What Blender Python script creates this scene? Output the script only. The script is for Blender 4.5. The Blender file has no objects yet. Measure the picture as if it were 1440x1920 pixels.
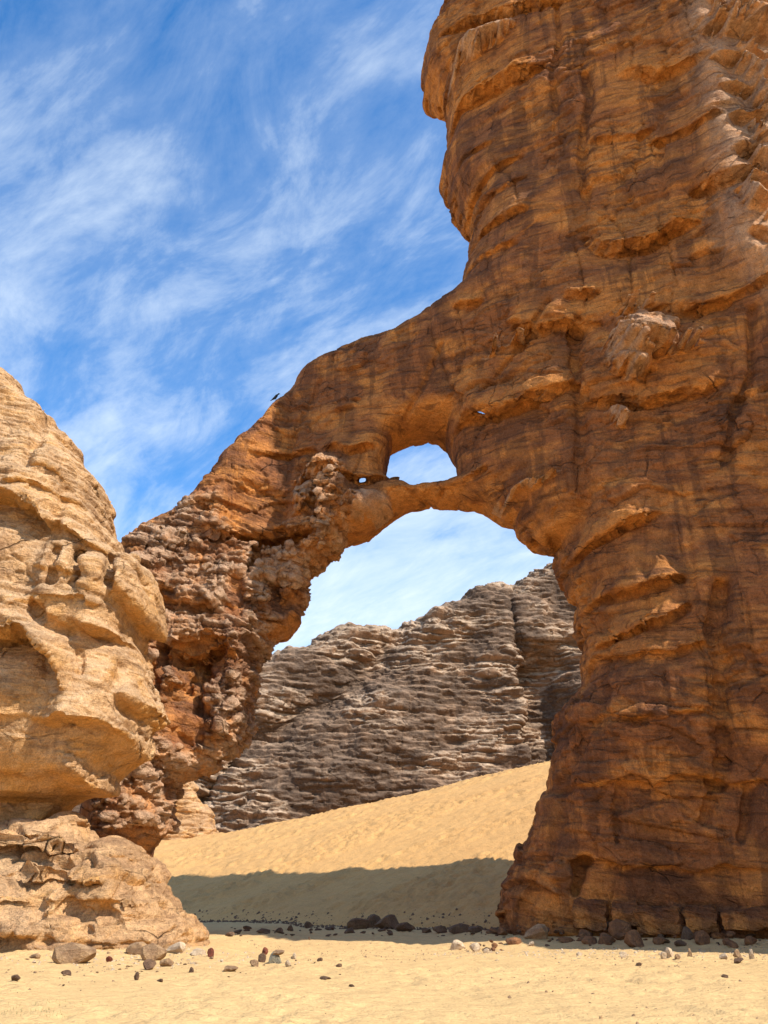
import bpy, bmesh, math, random
import numpy as np
from mathutils import Vector

C = bpy.context.scene.collection
S = bpy.context.scene

# ------------------------------------------------------------------ camera
CAM_Z, F, HORIZON = 1.5, 1650.0, 1700.0          # metres, focal length and horizon row in photo pixels
PITCH = math.atan((HORIZON - 960) / F)
CP, SP = math.cos(PITCH), math.sin(PITCH)
cam_data = bpy.data.cameras.new('camera')
cam = bpy.data.objects.new('camera', cam_data)
C.objects.link(cam)
cam.location = (0, 0, CAM_Z)
cam.rotation_euler = (math.pi / 2 + PITCH, 0, 0)
cam_data.sensor_fit = 'VERTICAL'
cam_data.sensor_height = 24.0
cam_data.lens = 24.0 * F / 1920.0
cam_data.clip_start = 0.1
cam_data.clip_end = 6000
S.camera = cam

# ------------------------------------------------------------------ sky and sun
SUN_EL, SUN_AZ = 47.0, -34.5                     # azimuth from +X (right), negative = towards the camera
sun_dir = Vector((math.cos(math.radians(SUN_EL)) * math.cos(math.radians(SUN_AZ)),
                  math.cos(math.radians(SUN_EL)) * math.sin(math.radians(SUN_AZ)),
                  math.sin(math.radians(SUN_EL))))
SKY_STRENGTH, SUN_STRENGTH, EXPOSURE = 0.138, 5.0, 0.40
world = bpy.data.worlds.new('World')
S.world = world
world.use_nodes = True


class NT:
    """small helper round a node tree"""
    def __init__(self, tree):
        self.t = tree
        tree.nodes.clear()

    def n(self, kind, **kw):
        nd = self.t.nodes.new(kind)
        for k, v in kw.items():
            if k.startswith('i_'):
                key = k[2:]
                key = int(key) if key.isdigit() else key.replace('_', ' ')
                nd.inputs[key].default_value = v
            else:
                setattr(nd, k, v)
        return nd

    def l(self, a, b):
        self.t.links.new(a, b)

    def math(self, op, a, b=None, c=None, clamp=False):
        m = self.n('ShaderNodeMath', operation=op, use_clamp=clamp)
        for i, v in enumerate((a, b, c)):
            if v is None:
                continue
            if isinstance(v, (int, float)):
                m.inputs[i].default_value = v
            else:
                self.l(v, m.inputs[i])
        return m.outputs[0]

    def ramp(self, x, stops, interp='LINEAR'):
        r = self.n('ShaderNodeValToRGB')
        r.color_ramp.interpolation = interp
        el = r.color_ramp.elements
        while len(el) > 1:
            el.remove(el[0])
        el[0].position, el[0].color = stops[0][0], self.col(stops[0][1])
        for p, c in stops[1:]:
            e = el.new(p)
            e.color = self.col(c)
        self.l(x, r.inputs[0])
        return r.outputs[0]

    @staticmethod
    def col(c):
        if isinstance(c, (int, float)):
            return (c, c, c, 1)
        return (c[0], c[1], c[2], 1)

    def mix(self, fac, a, b, blend='MIX'):
        m = self.n('ShaderNodeMix', data_type='RGBA', blend_type=blend)
        for key, v in ((0, fac), (6, a), (7, b)):
            if isinstance(v, (int, float)) and key == 0:
                m.inputs[0].default_value = v
            elif isinstance(v, (int, float, tuple)):
                m.inputs[key].default_value = self.col(v)
            else:
                self.l(v, m.inputs[key])
        return m.outputs[2]

    def noise(self, vec, scale, detail=4, rough=0.55, dist=0.0, stretch=None, rot=None):
        for key, val in (('Rotation', rot), ('Scale', stretch)):         # turn first, then stretch
            if val is not None:
                mp = self.n('ShaderNodeMapping')
                mp.inputs[key].default_value = val
                self.l(vec, mp.inputs[0])
                vec = mp.outputs[0]
        nz = self.n('ShaderNodeTexNoise', i_Scale=scale, i_Detail=detail, i_Roughness=rough, i_Distortion=dist)
        self.l(vec, nz.inputs['Vector'])
        return nz.outputs['Fac']


w = NT(world.node_tree)
sky = w.n('ShaderNodeTexSky', sky_type='NISHITA', sun_disc=False)
sky.sun_elevation = math.radians(SUN_EL)
sky.sun_rotation = math.atan2(sun_dir.x, sun_dir.y)
sky.altitude = 1200
sky.air_density = 1.0
sky.dust_density = 0.1
sky.ozone_density = 3.0
# thin cirrus: noise on a plane high above the ground, followed out to the horizon
tc = w.n('ShaderNodeTexCoord')
sep = w.n('ShaderNodeSeparateXYZ')
w.l(tc.outputs['Generated'], sep.inputs[0])
zz = w.math('MAXIMUM', w.math('ADD', sep.outputs[2], 0.35), 0.05)
cmb = w.n('ShaderNodeCombineXYZ')
w.l(w.math('DIVIDE', sep.outputs[0], zz), cmb.inputs[0])
w.l(w.math('DIVIDE', sep.outputs[1], zz), cmb.inputs[1])
P = cmb.outputs[0]
warp = w.n('ShaderNodeTexNoise', i_Scale=1.6, i_Detail=2)
w.l(P, warp.inputs['Vector'])
wv = w.n('ShaderNodeVectorMath', operation='MULTIPLY_ADD')
w.l(warp.outputs['Color'], wv.inputs[0])
wv.inputs[1].default_value = (0.16, 0.16, 0)
w.l(P, wv.inputs[2])
PW = wv.outputs[0]
ROT = math.radians(30)
streak = w.noise(PW, 3.4, 8, 0.60, 0.3, stretch=(0.5, 1.3, 1), rot=(0, 0, ROT))
fine = w.noise(PW, 11.0, 7, 0.66, 0.4, stretch=(0.6, 1.2, 1), rot=(0, 0, ROT + 0.3))
big = w.noise(P, 0.9, 3, 0.5)
cov = w.math('ADD', w.math('MULTIPLY', streak, 0.66), w.math('MULTIPLY', fine, 0.38))
cov = w.math('SUBTRACT', cov, 0.02)
cov = w.math('ADD', cov, w.math('MULTIPLY', w.math('SUBTRACT', big, 0.5), 0.25))
low = w.n('ShaderNodeMapRange', interpolation_type='SMOOTHSTEP')     # thicker veil towards the horizon
w.l(sep.outputs[2], low.inputs[0])
low.inputs[1].default_value, low.inputs[2].default_value = 0.55, 0.22
low.inputs[3].default_value, low.inputs[4].default_value = 0.0, 1.0
cov = w.math('ADD', cov, w.math('MULTIPLY', low.outputs[0], 0.20))
fac = w.ramp(cov, [(0.36, 0.03), (0.48, 0.18), (0.60, 0.52), (0.80, 0.90)])
hs = w.n('ShaderNodeHueSaturation', i_Saturation=1.42, i_Value=1.55)
cap = w.n('ShaderNodeVectorMath', operation='MINIMUM')            # the pale band along the horizon is hazy, not dazzling
w.l(sky.outputs[0], cap.inputs[0])
cap.inputs[1].default_value = (3.4, 3.9, 4.3)
w.l(cap.outputs[0], hs.inputs['Color'])
skycol = w.mix(fac, hs.outputs[0], (5.6, 6.3, 6.9))
bg = w.n('ShaderNodeBackground', i_Strength=SKY_STRENGTH)
w.l(skycol, bg.inputs[0])
wo = w.n('ShaderNodeOutputWorld')
w.l(bg.outputs[0], wo.inputs[0])

sun_data = bpy.data.lights.new('sun', 'SUN')
sun_data.energy = SUN_STRENGTH
sun_data.angle = math.radians(0.5)
sun_data.color = (1.0, 0.93, 0.82)
sun = bpy.data.objects.new('sun', sun_data)
C.objects.link(sun)
sun.rotation_euler = sun_dir.to_track_quat('Z', 'Y').to_euler()

S.view_settings.view_transform = 'Standard'
S.view_settings.look = 'None'
S.view_settings.exposure = EXPOSURE
S.view_settings.gamma = 1
S.view_settings.use_curve_mapping = False
S.render.engine = 'CYCLES'
S.cycles.max_bounces = 8
S.cycles.diffuse_bounces = 4

# ------------------------------------------------------------------ numeric helpers
_rng = np.random.RandomState(7)
_perm = _rng.permutation(256).astype(np.int32)
_perm = np.concatenate([_perm, _perm, _perm])
_grad = _rng.normal(size=(256, 3)).astype(np.float32)
_grad /= np.linalg.norm(_grad, axis=1, keepdims=True)


def perlin(x, y, z, seed=0):
    x = np.asarray(x, np.float32) + seed * 17.13
    y = np.asarray(y, np.float32) + seed * 5.71
    z = np.asarray(z, np.float32) - seed * 9.37
    fx, fy, fz = np.floor(x), np.floor(y), np.floor(z)
    ix, iy, iz = (a.astype(np.int32) & 255 for a in (fx, fy, fz))
    x, y, z = x - fx, y - fy, z - fz
    u, v, t = (a * a * a * (a * (a * 6 - 15) + 10) for a in (x, y, z))
    res = 0
    for dx in (0, 1):
        wx = u if dx else 1 - u
        px = _perm[ix + dx]
        for dy in (0, 1):
            wy = wx * (v if dy else 1 - v)
            py = _perm[px + iy + dy]
            for dz in (0, 1):
                g = _grad[_perm[py + iz + dz]]
                res = res + wy * (t if dz else 1 - t) * (g[..., 0] * (x - dx) + g[..., 1] * (y - dy) + g[..., 2] * (z - dz))
    return res * 1.6


def fbm(x, y, z, octaves=4, gain=0.5, lac=2.03, seed=0):
    a, s, r = 1.0, 1.0, 0
    for o in range(octaves):
        r = r + a * perlin(x * s, y * s, z * s, seed + o * 3.7)
        a *= gain
        s *= lac
    return r


def worley(x, y, z, seed=0):
    """distance to nearest and second nearest feature point, and the id of the nearest cell"""
    x = np.asarray(x, np.float32) + seed * 3.1
    y = np.asarray(y, np.float32) + seed * 7.7
    z = np.asarray(z, np.float32) + seed * 1.9
    fx, fy, fz = np.floor(x), np.floor(y), np.floor(z)
    ix, iy, iz = (a.astype(np.int32) for a in (fx, fy, fz))
    d1 = np.full(x.shape, 9.0, np.float32)
    d2 = d1.copy()
    cid = np.zeros(x.shape, np.int32)
    for dx in (-1, 0, 1):
        for dy in (-1, 0, 1):
            for dz in (-1, 0, 1):
                h = _perm[_perm[_perm[(ix + dx) & 255] + ((iy + dy) & 255)] + ((iz + dz) & 255)]
                g = _grad[h] * 0.48 + 0.5
                d = (fx + dx + g[..., 0] - x) ** 2 + (fy + dy + g[..., 1] - y) ** 2 + (fz + dz + g[..., 2] - z) ** 2
                near = d < d1
                d2 = np.where(near, d1, np.minimum(d2, d))
                cid = np.where(near, h, cid)
                d1 = np.where(near, d, d1)
    return np.sqrt(d1), np.sqrt(d2), cid


def sstep(a, b, x):
    t = np.clip((x - a) / (b - a), 0, 1)
    return t * t * (3 - 2 * t)


def ray_k(px, py):
    """x/y and dz/dy of the view ray through a photo pixel"""
    cx, cy = (px - 720) / F, (960 - py) / F
    den = CP - cy * SP
    return cx / den, (SP + cy * CP) / den


def on_sheet(px, py, sheet, off=0.0):
    """(x, z) of the point where the ray through a pixel meets the upright sheet y = sheet(x) + off"""
    kx, kz = ray_k(px, py)
    y = 40.0
    for _ in range(80):
        y = 0.5 * y + 0.5 * (float(sheet(np.float64(kx * y))) + off)
    return kx * y, CAM_Z + kz * y


def on_ground(px, py, z=0.0):
    kx, kz = ray_k(px, py)
    y = (z - CAM_Z) / kz
    return kx * y, y


def poly_sd(poly, X, Z):
    """signed distance to a closed polygon, positive inside"""
    p = np.array(poly, np.float32)
    q = np.roll(p, -1, 0)
    d = np.full(X.shape, 1e9, np.float32)
    inside = np.zeros(X.shape, bool)
    for (ax, az), (bx, bz) in zip(p, q):
        ex, ez = bx - ax, bz - az
        t = np.clip(((X - ax) * ex + (Z - az) * ez) / (ex * ex + ez * ez + 1e-9), 0, 1)
        d = np.minimum(d, (X - ax - t * ex) ** 2 + (Z - az - t * ez) ** 2)
        c = (az > Z) != (bz > Z)
        if abs(bz - az) > 1e-9:
            inside ^= c & (X < (bx - ax) * (Z - az) / (bz - az) + ax)
    d = np.sqrt(d)
    return np.where(inside, d, -d)


def line_d(pts, X, Z):
    """distance to an open polyline"""
    d = np.full(X.shape, 1e9, np.float32)
    for (ax, az), (bx, bz) in zip(pts[:-1], pts[1:]):
        ex, ez = bx - ax, bz - az
        t = np.clip(((X - ax) * ex + (Z - az) * ez) / (ex * ex + ez * ez + 1e-9), 0, 1)
        d = np.minimum(d, (X - ax - t * ex) ** 2 + (Z - az - t * ez) ** 2)
    return np.sqrt(d)


def ledge(pts, X, Z, amp, up, down, back=0.6):
    """overhanging ledge along a line that runs left to right: proud above it, undercut beneath.
    Returns the relief and a 0..1 mask of the fresh rock above the lip's underside"""
    pts = sorted(pts)
    xs = np.array([p[0] for p in pts])
    zs = np.array([p[1] for p in pts])
    zl = np.interp(X, xs, zs)
    ln = xs[-1] - xs[0]
    fade = sstep(xs[0] - 0.08 * ln, xs[0] + 0.22 * ln, X) * (1 - sstep(xs[-1] - 0.22 * ln, xs[-1] + 0.08 * ln, X))
    dz = Z - zl
    r = np.where(dz > 0, amp * np.exp(-dz / up), -amp * back * np.exp(dz / down))
    m = np.where(dz > 0, np.exp(-(dz / up)), np.exp(dz / (0.25 * down)) * 0.8)
    return (r * fade).astype(np.float32), (m * fade).astype(np.float32)


def surface_nets(f, origin, step):
    """dual mesh of the zero level of a sampled field (negative inside)"""
    nx, ny, nz = f.shape
    s = f < 0
    cnt = np.zeros((nx - 1, ny - 1, nz - 1), np.int8)
    for dx in (0, 1):
        for dy in (0, 1):
            for dz in (0, 1):
                cnt += s[dx:nx - 1 + dx, dy:ny - 1 + dy, dz:nz - 1 + dz]
    act = np.flatnonzero(((cnt > 0) & (cnt < 8)).ravel())
    i, j, k = np.unravel_index(act, cnt.shape)
    index = np.full(cnt.size, -1, np.int32)
    index[act] = np.arange(len(act))
    index = index.reshape(cnt.shape)
    corner = {}
    for dx in (0, 1):
        for dy in (0, 1):
            for dz in (0, 1):
                corner[dx, dy, dz] = f[i + dx, j + dy, k + dz]
    acc = np.zeros((len(act), 3), np.float32)
    num = np.zeros(len(act), np.float32)
    keys = list(corner)
    for a in keys:
        for ax in range(3):
            if a[ax]:
                continue
            b = list(a)
            b[ax] = 1
            fa, fb = corner[a], corner[tuple(b)]
            m = (fa < 0) != (fb < 0)
            t = np.where(m, fa / np.where(m, fa - fb, 1), 0)
            for c in range(3):
                acc[:, c] += m * (a[c] + (t if c == ax else 0))
            num += m
    acc /= num[:, None]
    v = np.stack([i, j, k], 1).astype(np.float32) + acc
    v = v * np.array(step, np.float32) + np.array(origin, np.float32)
    quads = []
    for ax in range(3):
        sl0 = [slice(1, -1)] * 3
        sl1 = [slice(1, -1)] * 3
        sl0[ax] = slice(0, -1)
        sl1[ax] = slice(1, None)
        a, b = s[tuple(sl0)], s[tuple(sl1)]
        for flip, msk in ((False, a & ~b), (True, ~a & b)):
            e = np.argwhere(msk)
            if len(e) == 0:
                continue
            o = [0, 1, 2]
            o.remove(ax)
            p = e.copy()
            for q in o:
                p[:, q] += 1
            u1, u2 = (ax + 1) % 3, (ax + 2) % 3

            def cell(d1, d2):
                c = p.copy()
                c[:, u1] += d1
                c[:, u2] += d2
                return index[c[:, 0], c[:, 1], c[:, 2]]
            qd = np.stack([cell(-1, -1), cell(0, -1), cell(0, 0), cell(-1, 0)], 1)
            quads.append(qd[:, ::-1] if flip else qd)
    return v, np.concatenate(quads)


def raw_mesh(v, q):
    me = bpy.data.meshes.new('tmp')
    n = q.shape[1]
    me.vertices.add(len(v))
    me.vertices.foreach_set('co', np.ascontiguousarray(v, np.float32).ravel())
    me.loops.add(q.size)
    me.loops.foreach_set('vertex_index', np.ascontiguousarray(q, np.int32).ravel())
    me.polygons.add(len(q))
    me.polygons.foreach_set('loop_start', np.arange(0, q.size, n, dtype=np.int32))
    me.update(calc_edges=True)
    return me


def mesh_arrays(me):
    v = np.empty(len(me.vertices) * 3, np.float32)
    me.vertices.foreach_get('co', v)
    q = np.empty(len(me.loops), np.int32)
    me.loops.foreach_get('vertex_index', q)
    return v.reshape(-1, 3), q.reshape(len(me.polygons), -1)


def subdivide(v, q):
    me = raw_mesh(v, q)
    o = bpy.data.objects.new('tmp', me)
    C.objects.link(o)
    m = o.modifiers.new('s', 'SUBSURF')
    m.levels = m.render_levels = 1
    dg = bpy.context.evaluated_depsgraph_get()
    ev = o.evaluated_get(dg)
    me2 = ev.to_mesh()
    r = mesh_arrays(me2)
    ev.to_mesh_clear()
    bpy.data.objects.remove(o)
    bpy.data.meshes.remove(me)
    return r


def normals(v, q):
    a = v[q[:, 2]] - v[q[:, 0]]
    b = v[q[:, 3]] - v[q[:, 1]]
    fn = np.cross(a, b)
    n = np.zeros_like(v)
    for c in range(3):
        s = np.zeros(len(v))
        for k in range(4):
            s += np.bincount(q[:, k], fn[:, c], len(v))
        n[:, c] = s
    n /= np.linalg.norm(n, axis=1, keepdims=True) + 1e-12
    return n


def link_mesh(name, v, q, mat, attrs=None, nrm=None, parent=None, kind=None):
    me = raw_mesh(v, q)
    me.name = name
    me.polygons.foreach_set('use_smooth', np.ones(len(q), bool))
    for k, a in (attrs or {}).items():
        at = me.attributes.new(k, 'FLOAT', 'POINT')
        at.data.foreach_set('value', np.ascontiguousarray(a, np.float32))
    if nrm is not None:
        me.normals_split_custom_set_from_vertices(nrm.tolist())
    me.materials.append(mat)
    o = bpy.data.objects.new(name, me)
    C.objects.link(o)
    if parent is not None:
        o.parent = parent
    if kind:
        o['kind'] = kind
    return o


def tag(o, label, cat, group=None):
    o['label'] = label
    o['category'] = cat
    if group:
        o['group'] = group
    return o


def empty(name, loc=(0, 0, 0)):
    o = bpy.data.objects.new(name, None)
    o.location = loc
    C.objects.link(o)
    return o


def pick(v, q, keep, *arrs):
    """the faces in keep as a mesh of their own, with per-vertex arrays"""
    qq = q[keep]
    used = np.unique(qq)
    m = np.full(len(v), -1, np.int32)
    m[used] = np.arange(len(used))
    return v[used], m[qq], [a[used] for a in arrs]


# ------------------------------------------------------------------ materials
def material(name):
    m = bpy.data.materials.new(name)
    m.use_nodes = True
    return m, NT(m.node_tree)


def rock_material(name, brown, ochre, dark, pale, strata=2.2, dark_amt=0.5, bump=0.25, scale=1.0, dip=0.0, lines=0.6, patch=(0.50, 0.66), crack=1.0):
    m, t = material(name)
    tc = t.n('ShaderNodeTexCoord')
    sp = t.n('ShaderNodeSeparateXYZ')
    t.l(tc.outputs['Object'], sp.inputs[0])
    cb = t.n('ShaderNodeCombineXYZ')
    t.l(sp.outputs[0], cb.inputs[0])
    t.l(sp.outputs[1], cb.inputs[1])
    t.l(t.math('MULTIPLY_ADD', sp.outputs[0], dip, sp.outputs[2]), cb.inputs[2])
    o = cb.outputs[0]
    fresh = t.n('ShaderNodeAttribute', attribute_name='fresh').outputs['Fac']
    rough = t.n('ShaderNodeAttribute', attribute_name='rough').outputs['Fac']
    lay = t.noise(o, strata / scale, 6, 0.62, 0.2, stretch=(0.14, 0.14, 1.0))
    hair = t.noise(o, 3.4 / scale, 5, 0.6, 0.25, stretch=(0.10, 0.10, 1.0))
    mott = t.noise(o, 0.42 / scale, 7, 0.62, 0.5, stretch=(0.7, 0.7, 1.3))
    strk = t.noise(o, 0.8 / scale, 6, 0.62, 0.6, stretch=(1.0, 1.0, 0.16))
    fine = t.noise(o, 7.0 / scale, 5, 0.68)
    mid = t.noise(o, 2.1 / scale, 6, 0.66, 0.3, stretch=(0.7, 0.7, 1.2))
    c = t.mix(t.ramp(mott, [(patch[0], 0.0), (patch[1], 0.9)]), brown, ochre)
    c = t.mix(t.ramp(lay, [(0.36, 0.6), (0.50, 0.0)]), c, dark)
    v = t.math('MULTIPLY', t.ramp(strk, [(0.485, 0.0), (0.54, 1.0)]), dark_amt)
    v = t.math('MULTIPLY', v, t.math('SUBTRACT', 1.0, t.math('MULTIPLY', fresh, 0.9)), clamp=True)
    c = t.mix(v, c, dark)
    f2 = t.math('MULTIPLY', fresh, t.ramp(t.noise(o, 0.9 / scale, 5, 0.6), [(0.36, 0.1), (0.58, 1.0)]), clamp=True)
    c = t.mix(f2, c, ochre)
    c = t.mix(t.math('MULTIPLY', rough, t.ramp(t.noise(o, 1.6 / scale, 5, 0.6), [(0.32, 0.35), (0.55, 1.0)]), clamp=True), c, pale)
    c = t.mix(t.n('ShaderNodeAttribute', attribute_name='stain').outputs['Fac'], c, dark)
    c = t.mix(t.math('MULTIPLY', t.ramp(hair, [(0.36, 1.0), (0.43, 0.0)]), lines), c, dark)
    def cracks(sc, stretch, seed):
        wn = t.n('ShaderNodeTexNoise', i_Scale=1.3 * sc, i_Detail=4)
        t.l(o, wn.inputs['Vector'])
        ma = t.n('ShaderNodeVectorMath', operation='MULTIPLY_ADD')
        t.l(wn.outputs['Color'], ma.inputs[0])
        ma.inputs[1].default_value = (0.35 / sc,) * 3
        t.l(o, ma.inputs[2])
        mp = t.n('ShaderNodeMapping')
        mp.inputs['Scale'].default_value = stretch
        mp.inputs['Location'].default_value = (seed, seed * 2, seed * 3)
        t.l(ma.outputs[0], mp.inputs[0])
        vo = t.n('ShaderNodeTexVoronoi', feature='DISTANCE_TO_EDGE', i_Scale=sc)
        t.l(mp.outputs[0], vo.inputs['Vector'])
        return vo.outputs['Distance']
    k1 = t.ramp(cracks(0.5 / scale, (0.8, 0.8, 1.3), 1.7), [(0.0, 0.0), (0.02, 1.0)])
    crk = t.math('MAXIMUM', k1, t.ramp(mott, [(0.36, 0.0), (0.46, 1.0)]))
    c = t.mix(t.math('MULTIPLY', t.math('SUBTRACT', 1.0, crk), 0.55 * crack), c, dark)
    c = t.mix(0.6, c, t.ramp(mid, [(0.28, 0.6), (0.5, 1.0), (0.75, 1.35)]), 'MULTIPLY')
    c = t.mix(0.6, c, t.ramp(fine, [(0.28, 0.55), (0.5, 1.0), (0.75, 1.4)]), 'MULTIPLY')
    grain = t.noise(o, 19.0 / scale, 3, 0.7)
    c = t.mix(0.7, c, t.ramp(grain, [(0.30, 0.62), (0.5, 1.0), (0.70, 1.36)]), 'MULTIPLY')
    b = t.n('ShaderNodeBsdfPrincipled', i_Roughness=0.92)
    b.inputs['Specular IOR Level'].default_value = 0.12
    t.l(c, b.inputs['Base Color'])
    hgt = t.math('ADD', t.math('MULTIPLY', fine, 0.6), t.math('MULTIPLY', mid, 0.9))
    hgt = t.math('ADD', hgt, t.math('MULTIPLY', grain, 0.16))
    hgt = t.math('ADD', hgt, t.math('MULTIPLY', crk, 0.8 * crack))
    hgt = t.math('ADD', hgt, t.math('MULTIPLY', t.ramp(hair, [(0.36, 0.0), (0.44, 1.0)]), 0.35 * lines))
    bp = t.n('ShaderNodeBump', i_Strength=1.0, i_Distance=bump)
    t.l(hgt, bp.inputs['Height'])
    t.l(bp.outputs[0], b.inputs['Normal'])
    out = t.n('ShaderNodeOutputMaterial')
    t.l(b.outputs[0], out.inputs[0])
    return m


def sand_material(name, c1, c2, c3, scale=1.0, bump=0.10):
    m, t = material(name)
    tc = t.n('ShaderNodeTexCoord')
    o = tc.outputs['Object']
    big = t.noise(o, 0.16 * scale, 5, 0.55)
    mid = t.noise(o, 1.4 * scale, 6, 0.6, 0.3, stretch=(0.6, 1.2, 1.0))
    fine = t.noise(o, 14.0 * scale, 4, 0.65)
    c = t.mix(t.ramp(big, [(0.35, 0.0), (0.65, 1.0)]), c1, c2)
    c = t.mix(t.ramp(mid, [(0.50, 0.0), (0.72, 0.55)]), c, c3)
    c = t.mix(0.5, c, t.ramp(fine, [(0.3, 0.72), (0.5, 1.0), (0.7, 1.15)]), 'MULTIPLY')
    pit = t.noise(o, 3.4 * scale, 4, 0.6, 0.2, stretch=(0.8, 1.3, 1.0))
    c = t.mix(t.ramp(pit, [(0.60, 0.0), (0.70, 0.5)]), c, c3)  # pits also darkened in colour, standing in for their shade
    b = t.n('ShaderNodeBsdfPrincipled', i_Roughness=0.95)
    b.inputs['Specular IOR Level'].default_value = 0.1
    t.l(c, b.inputs['Base Color'])
    hgt = t.math('ADD', t.math('MULTIPLY', fine, 0.35), t.math('SUBTRACT', mid, t.math('MULTIPLY', pit, 0.8)))
    bp = t.n('ShaderNodeBump', i_Strength=0.9, i_Distance=bump)
    t.l(hgt, bp.inputs['Height'])
    t.l(bp.outputs[0], b.inputs['Normal'])
    out = t.n('ShaderNodeOutputMaterial')
    t.l(b.outputs[0], out.inputs[0])
    return m


M_ARCH = rock_material('sandstone_brown', (0.315, 0.124, 0.050), (0.64, 0.262, 0.070), (0.098, 0.047, 0.030), (0.60, 0.40, 0.26), dip=0.17, lines=0.55, dark_amt=0.5, patch=(0.46, 0.62))
M_LEFT = rock_material('sandstone_pale', (0.61, 0.365, 0.18), (0.63, 0.325, 0.105), (0.29, 0.16, 0.083), (0.69, 0.47, 0.28), dark_amt=0.45, dip=-0.1, lines=0.4)
M_HILL = rock_material('sandstone_grey', (0.27, 0.17, 0.108), (0.34, 0.195, 0.11), (0.085, 0.057, 0.042), (0.54, 0.39, 0.27), strata=1.6, dark_amt=0.6, bump=0.5, scale=2.2, lines=0.5)
M_STONE = rock_material('loose_stone', (0.36, 0.23, 0.125), (0.42, 0.25, 0.11), (0.17, 0.10, 0.06), (0.5, 0.37, 0.24), bump=0.04, scale=0.35, lines=0.3)
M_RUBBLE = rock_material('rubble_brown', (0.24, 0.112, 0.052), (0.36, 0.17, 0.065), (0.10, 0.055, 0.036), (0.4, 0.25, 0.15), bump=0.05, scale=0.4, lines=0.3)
M_STONE_PALE = rock_material('pale_stone', (0.55, 0.42, 0.28), (0.58, 0.42, 0.25), (0.36, 0.25, 0.16), (0.6, 0.48, 0.34), bump=0.03, scale=0.3, lines=0.2)
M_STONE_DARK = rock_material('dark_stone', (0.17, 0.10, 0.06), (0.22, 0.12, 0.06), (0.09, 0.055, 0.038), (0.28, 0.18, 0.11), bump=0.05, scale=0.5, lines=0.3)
M_STONE_RED = rock_material('red_stone', (0.20, 0.06, 0.035), (0.24, 0.08, 0.04), (0.09, 0.035, 0.025), (0.3, 0.15, 0.1), bump=0.03, scale=0.3, lines=0.2)
M_STONE_GREY = rock_material('grey_stone', (0.26, 0.23, 0.16), (0.30, 0.25, 0.16), (0.14, 0.12, 0.09), (0.36, 0.32, 0.25), bump=0.03, scale=0.3, lines=0.2)
M_SAND = sand_material('pale_sand', (0.62, 0.415, 0.19), (0.58, 0.385, 0.175), (0.47, 0.30, 0.14))
M_DUNE = sand_material('dune_sand', (0.58, 0.335, 0.13), (0.55, 0.31, 0.12), (0.47, 0.26, 0.10), scale=0.6, bump=0.16)


# ------------------------------------------------------------------ a rock mass from its outline
def rock_mass(outline, holes, sheet, bounds, step, front, back, lens=3.0, power=2.6, relief=None, lens_map=None, wide=None, slots=()):
    """solid whose middle sheet has the given outline, rounded towards it, with relief on its front.
    outline and holes are (x, z) lists; front/back give the half thickness from (X, Z, d)."""
    (x0, x1), (v0, v1), (z0, z1) = bounds
    sx, sv, sz = step
    xs = np.arange(x0, x1, sx, dtype=np.float32)
    vs = [v0]
    while vs[-1] < v1:
        vs.append(vs[-1] + (sv if vs[-1] < 2.5 else min(0.6, sv * (1 + 0.35 * (vs[-1] - 2.5)))))   # coarser towards the far side
    vs = np.array(vs, np.float32)
    zs = np.arange(z0, z1, sz, dtype=np.float32)
    X, Z = np.meshgrid(xs, zs, indexing='ij')
    wob = 0.14 * fbm(X * 0.8, X * 0 + 3.3, Z * 0.8, 3, seed=2)
    d = poly_sd(outline, X + wob, Z + 0.8 * wob)
    for h in holes:
        d = np.minimum(d, -poly_sd(h, X + 0.3 * wob, Z + 0.25 * wob))
    rel = relief(X, Z, d) if relief is not None else 0
    d0 = d if wide is None else poly_sd(wide, X, Z)
    Hf = np.maximum(front(X, Z, d) + rel, 0.35)
    Hb = np.maximum(back(X, Z, d0), 0.35)
    R = lens if lens_map is None else lens_map(X, Z)
    rim = np.maximum(1 - d / R, 0) ** power
    f = np.empty((len(xs), len(vs), len(zs)), np.float32)
    for j, v in enumerate(vs):
        a = (-v / Hf) if v < 0 else (v / Hb)
        f[:, j, :] = ((rim + a ** power) ** (1 / power) - 1)
        for poly, kx, kz in slots:                       # small holes that run through on a slant
            pa = np.array(poly) + np.array([[v * kx, v * kz]])
            i0, i1 = np.searchsorted(xs, [pa[:, 0].min() - 1, pa[:, 0].max() + 1])
            k0, k1 = np.searchsorted(zs, [pa[:, 1].min() - 1, pa[:, 1].max() + 1])
            sd = poly_sd(pa, X[i0:i1, k0:k1], Z[i0:i1, k0:k1])
            f[i0:i1, j, k0:k1] = np.maximum(f[i0:i1, j, k0:k1], np.clip(sd * 1.5, -1, 1))
    v, q = surface_nets(f, (x0, 0, z0), (sx, 1, sz))
    v[:, 1] = np.interp(v[:, 1], np.arange(len(vs)), vs)
    return v, q


def place(v, sheet):
    """from sheet coordinates (x, depth, z) to the world"""
    r = v.copy()
    r[:, 1] += sheet(v[:, 0].astype(np.float64)).astype(np.float32)
    return r




def layered(x, y, z, L, seed, lateral=0.14, warp=0.35):
    """beds of thickness L, each standing proud or back by its own amount, with a notch between beds"""
    s = z / L + warp * fbm(x * 0.11, y * 0.11, z * 0.25 / max(L, 0.5), 2, seed=seed)
    i = np.floor(s)
    t = s - i
    a = perlin(x * lateral / L ** 0.5 + i * 13.71, y * lateral / L ** 0.5 + i * 3.3, i * 7.17, seed + 1)
    edge = np.minimum(t, 1 - t)
    return a * 0.9 - 0.40 * np.exp(-(edge / 0.07) ** 2) + 0.10 * np.sqrt(np.maximum(0, 1 - (2 * t - 1) ** 2))


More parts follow.
